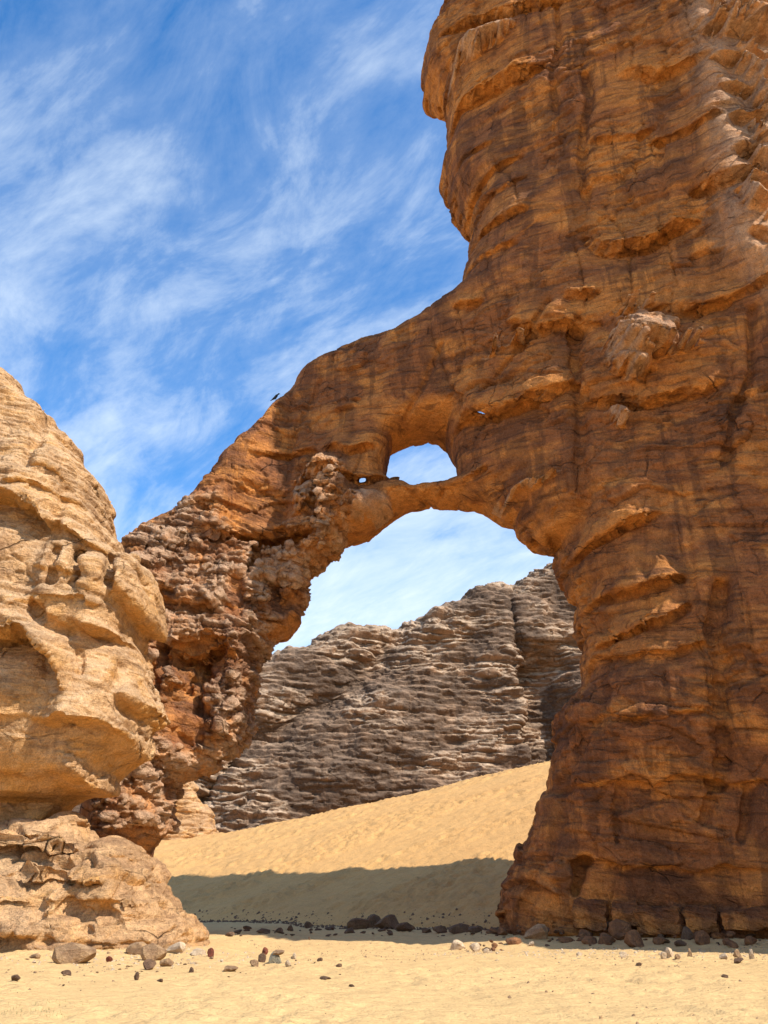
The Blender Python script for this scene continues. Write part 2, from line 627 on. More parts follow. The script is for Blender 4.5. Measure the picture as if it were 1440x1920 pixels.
def joints(x, y, z, f, seed, wid=0.035):
    """narrow upright cracks"""
    n = fbm(x * f, y * f, z * f * 0.22, 2, seed=seed)
    m = sstep(-0.1, 0.35, perlin(x * f * 0.6, y * f * 0.6, z * f * 0.5, seed + 9))
    return np.exp(-(n / wid) ** 2) * m


def blocks(x, y, z, fx, fz, seed):
    """angular blocks: each cell stands out by its own amount, with thin gaps between"""
    wx = 0.25 * perlin(x * fx * 1.7, y * fx * 1.7, z * fz * 1.7, seed + 2)
    w1, w2, c = worley(x * fx + wx, y * fx + wx, z * fz + wx, seed)
    h = (_perm[c & 255] / 255.0 - 0.5).astype(np.float32)
    return h, np.exp(-((w2 - w1) / 0.07) ** 2)


def ridged(x, y, z, octaves, gain=0.5, seed=0):
    a, f, r = 1.0, 1.0, 0
    for o in range(octaves):
        r = r + a * (0.45 - np.abs(perlin(x * f, y * f, z * f, seed + 4.3 * o)))
        a *= gain
        f *= 2.1
    return r


def px_line(pts, sheet, off=0.0):
    return [on_sheet(px, py, sheet, off) for px, py in pts]


# ------------------------------------------------------------------ the arch and its tower
def arch_sheet(x):
    x = np.asarray(x, np.float64)
    return np.where(x > -6, 45.5 - 0.60 * (x - 4.8), 51.98 + 0.30 * (x + 6))


arch_px = [(1500, -440), (1420, -520), (1000, -480), (900, -300), (880, -150), (862, -40), (858, 0), (850, 15), (838, 45), (820, 68), (820, 85),
           (826, 90), (815, 115), (797, 140), (793, 170), (793, 205), (830, 225), (840, 240), (838, 258), (845, 265), (835, 280),
           (838, 310), (842, 330), (828, 345), (824, 365), (835, 385), (842, 410), (860, 430), (880, 445), (885, 455), (875, 480),
           (880, 495), (876, 530), (862, 550), (840, 563), (800, 583), (760, 605), (720, 622), (680, 632), (640, 650), (610, 665),
           (580, 680), (555, 705), (545, 725), (530, 745), (510, 760), (490, 785), (470, 805), (450, 820), (420, 850), (400, 875),
           (380, 895), (360, 920), (345, 935), (325, 950), (290, 962), (265, 978), (240, 1000), (222, 1015), (205, 1060), (190, 1150),
           (185, 1300), (170, 1420), (160, 1500), (165, 1600), (160, 1700), (130, 1775), (275, 1775), (276, 1700), (278, 1620), (285, 1590), (300, 1570), (318, 1560), (322, 1540),
           (330, 1500), (333, 1460), (370, 1458), (400, 1440), (415, 1425), (445, 1405), (470, 1375), (472, 1330), (480, 1290),
           (482, 1260), (492, 1225), (510, 1205), (540, 1195), (565, 1170), (562, 1155), (578, 1130), (578, 1100), (575, 1090),
           (590, 1075), (620, 1055), (640, 1035), (650, 1028), (685, 1020), (715, 995), (740, 975), (765, 962), (800, 956),
           (860, 955), (900, 962), (930, 975), (960, 990), (975, 1010), (995, 1030), (1040, 1040), (1042, 1060), (1050, 1085),
           (1060, 1110), (1082, 1135), (1080, 1160), (1080, 1180), (1092, 1205), (1090, 1280), (1078, 1300), (1060, 1325),
           (1042, 1345), (1040, 1400), (1025, 1450), (1022, 1475), (1025, 1480), (1010, 1500), (1005, 1530), (995, 1560),
           (970, 1595), (972, 1615), (955, 1650), (930, 1672), (935, 1700), (942, 1730), (940, 1760), (930, 1790), (1640, 1795), (1630, 1500), (1600, 900)]
win_px = [(722, 878), (733, 855), (762, 840), (800, 826), (836, 825), (842, 845), (852, 868), (864, 888), (842, 894), (810, 901), (775, 903), (758, 897), (735, 896), (722, 890)]
slit_px = [(884, 766), (900, 766), (914, 772), (913, 781), (898, 778), (884, 774)]
eye_px = [(670, 896), (688, 894), (689, 904), (673, 906)]

arch_ledges = [
    ([(1045, 1034), (1100, 1022), (1160, 1000), (1225, 976)], 0.75, 1.6, 1.2, 0.9),
    ([(1078, 1136), (1130, 1122), (1190, 1118), (1265, 1097)], 0.75, 1.3, 1.0, 0.8),
    ([(1085, 1194), (1140, 1200), (1190, 1185), (1240, 1165), (1275, 1152)], 0.65, 1.2, 1.2, 0.7),
    ([(840, 776), (910, 778), (970, 769), (1020, 756), (1078, 738)], 0.9, 1.6, 0.9, 0.9),
    ([(1095, 772), (1180, 766), (1260, 758), (1345, 736)], 0.6, 1.4, 1.4, 0.8),
    ([(955, 628), (1010, 637), (1060, 632), (1115, 623)], 0.55, 1.0, 0.8, 0.7),
    ([(850, 582), (875, 580), (900, 572)], 0.4, 0.5, 0.5, 0.8),
    ([(1045, 578), (1075, 582), (1110, 574)], 0.5, 0.6, 0.5, 0.9),
    ([(1085, 468), (1110, 486), (1160, 490), (1205, 481), (1255, 450), (1295, 437)], 0.8, 1.6, 1.2, 0.8),
    ([(1285, 388), (1340, 384), (1410, 356)], 0.7, 1.0, 0.8, 0.9),
    ([(1205, 300), (1265, 286), (1335, 262)], 0.4, 0.9, 0.5, 0.6),
    ([(1100, 296), (1160, 288), (1215, 276)], 0.3, 0.8, 0.5, 0.6),
    ([(800, 222), (850, 206), (900, 190), (960, 172), (1010, 160)], 0.9, 1.7, 1.3, 0.8),
    ([(1150, 176), (1220, 172), (1300, 148)], 0.5, 1.6, 1.0, 0.6),
    ([(825, 66), (880, 54), (950, 46), (1010, 42), (1100, 16)], 0.6, 1.2, 0.6, 0.9),
    ([(870, 352), (920, 330), (975, 303)], 0.30, 0.9, 0.6, 0.9),
    ([(845, 300), (880, 292), (930, 274)], 0.18, 0.9, 0.5, 0.9),
    ([(855, 392), (930, 372), (980, 352)], 0.20, 1.0, 0.8, 0.8),
    ([(880, 446), (930, 436), (985, 420)], 0.42, 1.2, 0.8, 0.9),
    ([(880, 498), (920, 492), (960, 478)], 0.25, 0.7, 0.5, 0.9),
    ([(610, 836), (655, 842), (700, 825)], 0.5, 0.7, 0.5, 0.9),
    ([(470, 846), (530, 850), (590, 838)], 0.35, 0.6, 0.5, 0.9),
    ([(560, 890), (640, 895), (690, 888), (730, 868)], 0.45, 0.9, 0.5, 0.9),
    ([(830, 893), (870, 882), (910, 868)], 0.35, 0.5, 0.4, 0.9),
    ([(1035, 1466), (1180, 1474), (1270, 1462), (1480, 1470)], 0.22, 1.5, 0.5, 1.0),
    ([(1075, 1608), (1150, 1616), (1220, 1622), (1320, 1634), (1480, 1626)], 0.20, 1.6, 0.6, 1.0),
    ([(1100, 1225), (1180, 1235), (1250, 1228), (1330, 1215)], 0.35, 1.2, 1.0, 0.5),
    ([(1120, 1350), (1220, 1352), (1330, 1338)], 0.25, 0.8, 0.6, 0.5),
    ([(1210, 600), (1300, 600), (1400, 565), (1480, 540)], 0.5, 1.6, 1.6, 0.5),
    ([(400, 1008), (450, 1006), (520, 1000), (580, 985)], 0.55, 0.9, 1.0, 0.9),
    ([(320, 1212), (370, 1232), (415, 1214)], 0.6, 0.9, 0.9, 1.0),
    ([(1170, 1710), (1300, 1700), (1480, 1705)], -0.2, 0.8, 1.5, 1.6),
    ([(940, 1738), (1060, 1742), (1200, 1745), (1480, 1738)], -0.25, 1.2, 2.0, 1.4),
]
arch_cracks = [
    ([(1078, 620), (1072, 700), (1085, 790), (1082, 880), (1092, 930), (1084, 1005)], 0.45, 0.22),
    ([(1345, 1110), (1330, 1190), (1352, 1250), (1350, 1330), (1364, 1400), (1362, 1466)], 0.6, 0.25),
    ([(1106, 1615), (1102, 1645), (1096, 1670)], 0.7, 0.14),
    ([(1092, 170), (1096, 230), (1084, 300), (1092, 390)], 0.35, 0.16),
    ([(1036, 20), (1042, 110), (1028, 165), (1040, 240)], 0.3, 0.12),
    ([(1168, 1480), (1163, 1530), (1168, 1575)], 0.3, 0.12),
    ([(1344, 1470), (1338, 1540)], 0.35, 0.12),
    ([(1422, 1480), (1415, 1570)], 0.35, 0.12),
    ([(1020, 590), (960, 680), (900, 740)], 0.3, 0.14),
    ([(1400, 600), (1398, 720), (1362, 800), (1350, 880)], 0.35, 0.16),
    ([(1130, 1290), (1098, 1390), (1068, 1455), (1062, 1530), (1040, 1600), (992, 1692), (975, 1760)], 0.4, 0.2),
    ([(1230, 250), (1225, 330), (1235, 400)], 0.2, 0.12),
    ([(1400, 270), (1398, 360)], 0.3, 0.10),
    ([(460, 1075), (480, 1030), (490, 1000)], 0.5, 0.15),
    ([(380, 1240), (372, 1330)], 0.4, 0.15),
    ([(600, 700), (560, 780), (540, 850)], 0.2, 0.12),
    ([(830, 640), (790, 720), (740, 790)], 0.2, 0.12),
]
# lumps of broken rock that catch the sun, its paleness also painted on: centre, half size, height
arch_lumps = [
    ((1190, 655), (44, 48), 1.5), ((1175, 715), (26, 22), 1.1), ((1275, 680), (40, 14), 1.0), ((1190, 600), (40, 10), 1.0), ((960, 652), (34, 14), 0.9),
    ((1153, 790), (12, 16), 0.9), ((970, 905), (50, 16), 1.1), ((605, 885), (36, 22), 1.1), ((622, 960), (24, 75), 1.5), ((575, 925), (22, 24), 0.9),
    ((700, 930), (44, 30), 1.1), ((905, 95), (38, 34), 1.2), ((1415, 40), (60, 60), 1.3), ((1425, 160), (26, 70), 1.1), ((1432, 300), (16, 60), 0.9),
    ((1400, 400), (20, 40), 0.8), ((1440, 500), (20, 16), 0.9), ((1300, 12), (60, 16), 0.9), ((920, 12), (30, 16), 0.6),
    # hollows in the pier
    ((372, 1240), (62, 40), -1.5), ((350, 1335), (50, 55), -1.0), ((510, 1005), (62, 22), -1.1), ((295, 1260), (26, 90), -1.2), ((440, 1120), (26, 40), -0.7),
    ((300, 1120), (30, 26), -0.7), ((520, 1110), (22, 30), -0.6), ((480, 950), (60, 40), -0.6),
]
pier_px = [(225, 1015), (300, 965), (345, 940), (415, 935), (430, 1000), (560, 975), (600, 860), (640, 880), (655, 1030), (590, 1090), (540, 1140), (505, 1200), (480, 1280), (468, 1380), (420, 1430), (330, 1460), (320, 1560), (180, 1590), (190, 1150)]


def build_arch():
    FRONT = -3.5
    sh = arch_sheet
    i0, i1 = arch_px.index((862, 550)), arch_px.index((205, 1060))
    j0, j1 = arch_px.index((565, 1170)), arch_px.index((1040, 1040))
    t0 = arch_px.index((862, -40))
    # seen from below, the back's skyline lies on its near shoulder and the underside's on its far one
    outline = [on_sheet(a_, b_, sh, -1.7 if i0 <= k_ <= i1 else (0.7 if j0 <= k_ <= j1 else (1.2 if t0 <= k_ < i0 else 0.0))) for k_, (a_, b_) in enumerate(arch_px)]
    holes = [[on_sheet(a_, b_, sh, 1.3 if b_ < 875 else -1.2) for a_, b_ in win_px]]
    slots = [(px_line(h, sh), *(kk / (1 + 0.6 * ray_k(h[0][0] + 14, h[0][1] + 8)[0]) for kk in ray_k(h[0][0] + 14, h[0][1] + 8))) for h in (slit_px, eye_px)]
    L = [(px_line(p, sh, FRONT), a, u, dn, bk) for p, a, u, dn, bk in arch_ledges]
    K = [(px_line(p, sh, FRONT), a, wd) for p, a, wd in arch_cracks]
    pier = px_line(pier_px, sh, -2.5)
    B = []
    for (cx, cy), (hx, hy), amp in arch_lumps:
        c = on_sheet(cx, cy, sh, FRONT)
        e = on_sheet(cx + hx, cy - hy, sh, FRONT)
        B.append((c, (abs(e[0] - c[0]), abs(e[1] - c[1])), amp * (1.45 if amp > 0 else 1.0)))

    def lumps(X, Z):
        r = np.zeros(X.shape, np.float32)
        nx = 0.4 * fbm(X * 0.9, Z * 0.9, X * 0 + 5.5, 3, seed=4)
        nz = 0.4 * fbm(X * 0.9, Z * 0.9, X * 0 + 8.5, 3, seed=5)
        sl = X * 0.25
        h1, _ = blocks(X, 0 * X + 0.3, Z + sl, 1.05, 1.6, 6)
        h2, _ = blocks(X, 0 * X + 0.3, Z + sl, 2.2, 3.2, 7)
        for (cx, cz), (hx, hz), amp in B:
            e = np.sqrt(((X - cx + nx) / hx) ** 2 + ((Z - cz + nz) / hz) ** 2)
            if amp > 0:
                r = np.maximum(r, amp * sstep(1.35, 0.9, e + 0.7 * h1 + 0.35 * h2) * (0.75 + 0.16 * h1 + 0.10 * h2 - 0.36 * np.clip((X - cx) / hx, -1.2, 1.2) - 0.40 * np.clip((Z - cz) / hz, -1.2, 1.2)))
            else:
                r = r + amp * sstep(1.3, 0.6, e + 0.3 * h1)
        return r

    def tower(X):
        return sstep(2.0, 8.0, X)

    cor = px_line([(1560, 1795), (1560, 1500), (1550, 1200), (1540, 900), (1500, 600), (1365, 450), (1340, 250), (1295, 60), (1280, -200), (1270, -420)], sh, FRONT - 1)
    rp = px_line([(440, 1440), (455, 1330), (450, 1200), (480, 1100), (540, 1010)], sh, FRONT)

    def ridge(Z):
        return np.interp(Z, [q_[1] for q_ in rp], [q_[0] for q_ in rp])

    def front(X, Z, d):
        h = 3.0 + 1.2 * tower(X) + 0.5 * sstep(-4, -9, X)
        h = h + 0.8 * fbm(X * 0.11, Z * 0.08, X * 0 + 1.7, 2, seed=11) + 0.22 * fbm(X * 0.4, Z * 0.3, X * 0 + 4.7, 2, seed=12)
        h = h - 2.4 * tower(X) * (1 - sstep(0, 13, Z))                     # the face leans forward from its foot
        xr = np.interp(Z, [q_[1] for q_ in cor], [q_[0] for q_ in cor])
        h = h + (4.6 - 3.7 * sstep(10, 20, Z)) * sstep(xr - 1.6, xr + 0.8, X + 0.5 * perlin(X * 0.5, Z * 0.5, X * 0, 8)) * sstep(-1, 2.5, Z) - 0.70 * np.clip(X - xr - 0.2, 0, 6) * sstep(22, 27, Z)
        saw = (0.42 * Z + 0.25 * perlin(X * 0.3, Z * 0.2, X * 0, 9)) % 1.0
        h = h - 1.0 * (saw - 0.5) * sstep(xr + 0.1, xr + 1.1, X + 0.7 * perlin(X * 0.4, Z * 0.4, X * 0, 10)) * sstep(22, 26, Z)          # corner pillar beside the frame
        h = h + 1.3 * np.exp(-((X - ridge(Z)) / 1.0) ** 2) * sstep(3, 6, Z) * (1 - sstep(15, 18, Z))   # the pier's sunlit edge
        h = h + 0.15 * (np.floor(0.36 * Z + fbm(X * 0.1, Z * 0.1, X * 0, 2, seed=14)) % 2) * tower(X) * sstep(18, 22, Z)
        return h

    def back(X, Z, d):
        return 2.6 + np.clip((d - 2.5) * 3.0, 0, 20.8) * tower(X) + 0.8 * fbm(X * 0.12, Z * 0.12, X * 0 + 9.1, 2, seed=13)

    def relief(X, Z, d):
        wz = 0.25 * fbm(X * 0.7, Z * 0.7, X * 0 + 2.2, 3, seed=15)
        r = lumps(X, Z)
        for p, a, u, dn, bk in L:
            r = r + ledge(p, X, Z + wz, a, u, dn, bk)[0]
        pm = sstep(-0.6, 0.8, poly_sd(pier, X, Z))
        bh, bg = blocks(X, 0 * X + 0.5, Z, 0.42, 0.6, 3)
        r = r + pm * (0.45 * ridged(X * 0.28, 0 * X, Z * 0.34, 2, seed=16) + 0.75 * bh - 0.2 * bg + 0.1)
        for p, a, wd in K:
            r = r - a * np.exp(-(line_d(p, X + 0.4 * wz, Z) / (wd * 1.6)) ** 2)
        return r

    step = (0.15, 0.17, 0.15)
    v, q = rock_mass(outline, holes, sh, ((-21, 24), (-9, 36), (-1.2, 62)), step, front, back, relief=relief, slots=slots, lens_map=lambda X, Z: 3.0 - 1.7 * sstep(24, 28, Z) * (1 - sstep(9, 12, X)), wide=[(40, 70)] + outline[1:-3] + [(40, -1)])
    v, q = subdivide(v, q)
    X, Z = v[:, 0], v[:, 2]
    p = place(v, sh)
    n = normals(p, q)
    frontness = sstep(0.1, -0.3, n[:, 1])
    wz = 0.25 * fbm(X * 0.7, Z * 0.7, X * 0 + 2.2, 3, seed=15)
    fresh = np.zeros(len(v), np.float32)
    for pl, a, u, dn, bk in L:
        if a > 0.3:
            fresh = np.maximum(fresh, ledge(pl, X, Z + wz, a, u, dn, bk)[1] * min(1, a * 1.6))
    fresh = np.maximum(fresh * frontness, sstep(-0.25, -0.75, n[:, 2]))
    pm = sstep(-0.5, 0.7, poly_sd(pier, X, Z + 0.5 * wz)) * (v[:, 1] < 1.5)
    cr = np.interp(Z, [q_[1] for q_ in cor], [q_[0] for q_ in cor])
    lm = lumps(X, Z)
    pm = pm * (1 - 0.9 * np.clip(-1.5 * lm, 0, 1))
    rough = np.maximum(pm, 0.75 * np.maximum(np.clip(1.2 * lm, 0, 1), 0.9 * sstep(cr - 1.2, cr + 0.5, X) * sstep(20, 24, Z)) * (v[:, 1] < 0))  # lumps and upper corner get sunlit paleness painted into their colour
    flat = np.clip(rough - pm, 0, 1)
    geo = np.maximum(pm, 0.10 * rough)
    px, py, pz = p.T
    bz = pz + 0.17 * px
    act = sstep(-0.25, 0.3, fbm(px * 0.13, py * 0.13, bz * 0.2, 2, seed=20))
    d = (0.03 + 0.09 * act) * layered(px, py, bz, 2.6, 21, warp=0.12, lateral=0.25) + (0.008 + 0.03 * act) * layered(px, py, bz, 0.62, 22, warp=0.15, lateral=0.4)
    d += 0.06 * fbm(px * 0.35, py * 0.35, bz * 0.5, 4, 0.5, seed=23) + 0.035 * ridged(px * 1.6, py * 1.6, bz * 3.0, 3, 0.6, seed=29)
    d -= 0.18 * joints(px, py, pz, 0.30, 24) + 0.10 * joints(px, py, pz, 0.8, 25, 0.05)
    bm = sstep(-0.15, 0.2, fbm(px * 0.16, py * 0.16, bz * 0.16, 2, seed=28))
    bh, bg = blocks(px, py, bz, 0.33, 0.85, 27)
    d += bm * (0.34 * bh - 0.07 * bg)
    bh, bg = blocks(px, py, bz, 1.0, 2.3, 26)
    d += (0.25 + 0.75 * bm) * (0.13 * bh - 0.03 * bg)
    for pl, a, wd in K:
        d -= 0.6 * a * np.exp(-(line_d(pl, X + 0.4 * wz, Z) / wd) ** 2) * frontness
    for pl, a, u, dn, bk in L:
        if a > 0:
            dl = line_d(sorted(pl), X, Z + wz + 0.06)
            d -= (0.18 + 0.35 * a) * np.exp(-(dl / 0.13) ** 2) * frontness * sstep(-0.5, 0.1, perlin(px * 0.5, py * 0.5, pz * 0.5, 36))
    d *= 1 - 0.7 * flat
    # broken, knobbly faces
    k = np.flatnonzero(rough > 0.02)
    kx, ky, kz = px[k], py[k], pz[k]
    b1, g1 = blocks(kx, ky, kz, 0.62, 1.5, 31)
    b2, g2 = blocks(kx, ky, kz, 1.7, 3.2, 32)
    b3, g3 = blocks(kx, ky, kz, 4.2, 6.5, 35)
    d[k] += geo[k] * (0.10 * ridged(kx * 0.9, ky * 0.9, kz * 1.3, 4, 0.6, seed=33) + 0.42 * b1 - 0.09 * g1 + 0.26 * b2 - 0.05 * g2 + 0.11 * b3
                      + 0.24 * layered(kx, ky, kz, 0.75, 34, warp=0.3, lateral=0.6) + 0.05)
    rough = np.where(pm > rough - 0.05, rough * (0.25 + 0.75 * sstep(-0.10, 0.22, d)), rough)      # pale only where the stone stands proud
    p = p + n * d[:, None]
    n = normals(p, q)
    root = empty('sandstone_arch', (2, 43, 0))
    tag(root, 'huge brown sandstone arch with a tall shaded tower and a small window above its opening', 'rock arch')
    cx = X[q].mean(1)
    cz = Z[q].mean(1)
    tow = cx + 0.25 * np.sin(cz * 0.9) > 4.6
    pie = (cx - 0.10 * (cz - 20) < -5.2) & ~tow
    for nm, keep in (('rock_tower', tow), ('rock_pier', pie), ('arch_span', ~(tow | pie))):
        vv, qq, (nn, fr, ro) = pick(p, q, keep, n, fresh, rough)
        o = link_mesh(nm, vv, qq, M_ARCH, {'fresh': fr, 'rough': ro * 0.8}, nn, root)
        o.matrix_parent_inverse = root.matrix_world.inverted()
        o.location = (-2, -43, 0)
        o.matrix_parent_inverse.identity()
    wv, wq = rock_mass([(16.5, -1), (52, -1), (52, 30), (44, 41), (30, 46), (19, 46), (16.5, 30)], [], sh, ((15, 53), (-6, 18), (-1.5, 48)), (0.8, 0.9, 0.8),
                       lambda X, Z, d: 2.2 + 0.8 * fbm(X * 0.1, Z * 0.1, X * 0, 2, seed=17), lambda X, Z, d: 13 + 0 * X, lens=4.0)
    wv, wq = subdivide(wv, wq)
    wp = place(wv, sh)
    wn = normals(wp, wq)
    wp = wp + wn * (0.5 * layered(*wp.T, 2.2, 18, warp=0.15, lateral=0.3) + 0.3 * fbm(*(wp.T * 0.3), 4, seed=19))[:, None]
    o = link_mesh('sky_blocking_rock', wp, wq, M_ARCH, {'fresh': np.zeros(len(wp)), 'rough': np.zeros(len(wp))}, None, root)  # rock added out of view to keep skylight off the shaded dune
    o.location = (-2, -43, 0)
    return p


ARCH = build_arch()


# ------------------------------------------------------------------ pale rock on the left, in front of the arch
def left_sheet(x):
    x = np.asarray(x, np.float64)
    return 36.5 + 0.22 * (x + 9)


left_px = [(-420, 560), (-250, 560), (-120, 620), (-40, 680), (0, 703), (20, 715), (40, 740), (60, 762), (95, 785), (110, 810), (130, 845), (160, 880), (185, 910), (195, 940),
           (205, 980), (212, 1018), (225, 1030), (240, 1060), (255, 1080), (290, 1092), (303, 1115), (309, 1150), (308, 1185),
           (298, 1195), (272, 1188), (272, 1215), (266, 1225), (285, 1250), (285, 1290), (300, 1325), (313, 1345), (300, 1360),
           (285, 1366), (285, 1400), (280, 1420), (252, 1430), (238, 1442), (222, 1455), (216, 1476), (200, 1488), (170, 1492), (130, 1494),
           (100, 1510), (60, 1570), (-60, 1600), (-420, 1640)]
base_px = [(-420, 1500), (-100, 1545), (0, 1547), (40, 1541), (110, 1536), (130, 1533), (150, 1534), (163, 1538), (165, 1548), (162, 1553), (172, 1562), (181, 1583),
           (200, 1587), (235, 1584), (270, 1594), (290, 1618), (310, 1650), (330, 1688), (350, 1718), (375, 1742), (386, 1772), (384, 1792), (380, 1812), (-420, 1830)]


def build_left():
    sh = left_sheet
    F0 = -4.0
    e0, e1 = left_px.index((205, 980)), left_px.index((216, 1476))
    outline = [on_sheet(a_, b_, sh, 1.0 if e0 <= k_ <= e1 else 0.0) for k_, (a_, b_) in enumerate(left_px)]
    ledges = [(px_line(p, sh, F0), a, u, dn, bk) for p, a, u, dn, bk in [
        ([(-60, 925), (10, 925), (50, 945), (85, 985), (110, 975)], 0.7, 1.2, 2.2, 1.6),
        ([(105, 985), (150, 1010), (205, 1020)], 0.45, 0.8, 0.9, 0.9),
        ([(140, 1165), (200, 1180), (260, 1192), (320, 1186)], 1.0, 1.3, 0.8, 1.4),
        ([(-120, 1215), (0, 1175), (60, 1190), (100, 1230), (120, 1290)], 0.9, 1.0, 2.6, 1.6),
        ([(60, 1345), (130, 1350), (200, 1362), (260, 1356), (320, 1352)], 0.8, 0.8, 1.1, 1.3),
        ([(-200, 1330), (-60, 1345), (40, 1345)], 0.2, 0.9, 1.2, 1.2),
        ([(-300, 1440), (0, 1440), (80, 1440), (130, 1450)], 0.2, 0.8, 1.0, 1.0),
        ([(20, 1140), (90, 1125), (170, 1135), (240, 1125)], 0.25, 0.8, 0.8, 0.6),
        ([(60, 1060), (110, 1070), (170, 1075)], 0.25, 0.8, 0.5, 0.6),
        ([(0, 900), (80, 915), (150, 920)], 0.25, 0.6, 0.4, 0.8),
        ([(40, 850), (100, 880), (150, 895)], 0.2, 0.5, 0.4, 0.8),
    ]]
    cracks = [(px_line(p, sh, F0), a, wd) for p, a, wd in [
        ([(204, 1025), (203, 1090)], 0.9, 0.16), ([(150, 1030), (150, 1090)], 0.5, 0.13), ([(105, 1030), (100, 1090)], 0.4, 0.13),
        ([(60, 1130), (80, 1165), (130, 1185)], 0.4, 0.15), ([(210, 1230), (205, 1290), (215, 1320)], 0.35, 0.14), ([(145, 1220), (150, 1260)], 0.3, 0.12),
        ([(45, 740), (40, 860)], 0.3, 0.2), ([(110, 900), (100, 1000)], 0.3, 0.15)]]

    def front(X, Z, d):
        h = 4.2 + 0.7 * fbm(X * 0.22, Z * 0.2, X * 0 + 0.7, 3, seed=41)
        zt = on_sheet(100, 1440, sh, F0)[1]
        zu = on_sheet(60, 1494, sh, F0 + 2.4)[1]
        h = h - 2.2 * (1 - sstep(zu - 0.12, zu + 0.12, Z))                 # the neck stands far back in the dark slot
        h = h - 2.4 * (1 - sstep(zt - 2.2, zt + 2.6, Z)) - 0.12 * np.maximum(Z - 13.5, 0) ** 1.3      # undercut below, leaning back above
        return h

    def back(X, Z, d):
        return 4.0 + 0 * X

    def relief(X, Z, d):
        wz = 0.22 * fbm(X * 0.9, Z * 0.9, X * 0 + 6.2, 3, seed=42)
        r = 0
        for p, a, u, dn, bk in ledges:
            r = r + ledge(p, X, Z + wz, a, u, dn, bk)[0]
        for p, a, wd in cracks:
            r = r - a * np.exp(-(line_d(p, X + 0.4 * wz, Z) / (wd * 1.5)) ** 2)
        c = on_sheet(165, 1455, sh, F0 + 1)
        r = r + 0.8 * np.exp(-(((X - c[0]) / 1.1) ** 2 + ((Z - c[1]) / 0.6) ** 2))
        return r

    step = (0.12, 0.14, 0.12)
    v, q = rock_mass(outline, [], sh, ((-21.5, -6.2), (-6.5, 6), (2.0, 28)), step, front, back, lens=1.5, relief=relief)
    v, q = subdivide(v, q)
    X, Z = v[:, 0], v[:, 2]
    p = place(v, sh)
    n = normals(p, q)
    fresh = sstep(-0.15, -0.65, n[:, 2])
    px, py, pz = p.T
    top = sstep(13, 17, pz)
    bz = pz + 0.12 * px
    d = (0.06 + 0.13 * top) * layered(px, py, bz, 1.1, 51, warp=0.2, lateral=0.3) + (0.03 + 0.07 * top) * layered(px, py, bz, 0.38, 52, warp=0.25, lateral=0.4)
    d += 0.09 * fbm(px * 0.5, py * 0.5, pz * 0.6, 5, 0.5, seed=53) + 0.03 * ridged(px * 1.8, py * 1.8, bz * 3.0, 3, 0.6, seed=58)
    bm = sstep(-0.1, 0.25, fbm(px * 0.2, py * 0.2, pz * 0.2, 2, seed=57))
    bh, bg = blocks(px, py, bz, 0.45, 0.8, 56)
    d += (0.3 + 0.7 * bm) * (0.30 * bh - 0.09 * bg)
    bh, bg = blocks(px, py, bz, 1.3, 2.4, 55)
    d += (0.2 + 0.8 * np.maximum(bm, top)) * (0.12 * bh - 0.03 * bg)
    d *= 1 - 0.75 * fresh * sstep(9, 6, pz)                              # smooth polished underside
    wz = 0.22 * fbm(X * 0.9, Z * 0.9, X * 0 + 6.2, 3, seed=42)
    for pl, a, wd in cracks:
        d -= 0.5 * a * np.exp(-(line_d(pl, X + 0.4 * wz, Z) / wd) ** 2) * (n[:, 1] < 0)
    p = p + n * d[:, None]
    n = normals(p, q)
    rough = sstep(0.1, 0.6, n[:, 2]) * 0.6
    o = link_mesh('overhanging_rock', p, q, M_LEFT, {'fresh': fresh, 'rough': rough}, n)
    tag(o, 'pale sunlit sandstone rock with domed top and deep orange overhang, before the arch pier', 'rock')

    def bsheet(x):
        return np.asarray(x, np.float64) * 0.16 + 36.5 + 0.16 * 9

    outline = px_line(base_px, bsheet)
    ledges2 = [(px_line(p, bsheet, -3), a, u, dn, bk) for p, a, u, dn, bk in [
        ([(-200, 1580), (0, 1578), (60, 1585), (130, 1592), (185, 1585)], 0.35, 0.9, 0.6, 1.3),
        ([(40, 1625), (80, 1642), (125, 1640)], 0.3, 0.6, 0.6, 1.0),
        ([(135, 1650), (180, 1662), (220, 1655)], 0.3, 0.5, 0.5, 1.0),
        ([(190, 1600), (230, 1608), (270, 1612)], 0.25, 0.4, 0.5, 1.0),
        ([(0, 1740), (60, 1745), (110, 1752)], 0.25, 0.6, 0.5, 1.0)]]
    cracks2 = [(px_line(p, bsheet, -3), a, wd) for p, a, wd in [
        ([(120, 1585), (122, 1650)], 0.35, 0.10), ([(240, 1610), (240, 1680)], 0.3, 0.10), ([(100, 1690), (115, 1740), (125, 1765)], 0.35, 0.12),
        ([(150, 1690), (185, 1720), (195, 1765)], 0.4, 0.12), ([(215, 1705), (250, 1740), (262, 1770)], 0.4, 0.12), ([(270, 1730), (280, 1770)], 0.35, 0.12),
        ([(310, 1690), (315, 1740)], 0.3, 0.12)]]

    def front2(X, Z, d):
        h = 2.6 + 2.6 * (1 - sstep(0.0, 4.6, Z)) + 0.5 * fbm(X * 0.35, Z * 0.35, X * 0 + 2.7, 3, seed=61)
        return h

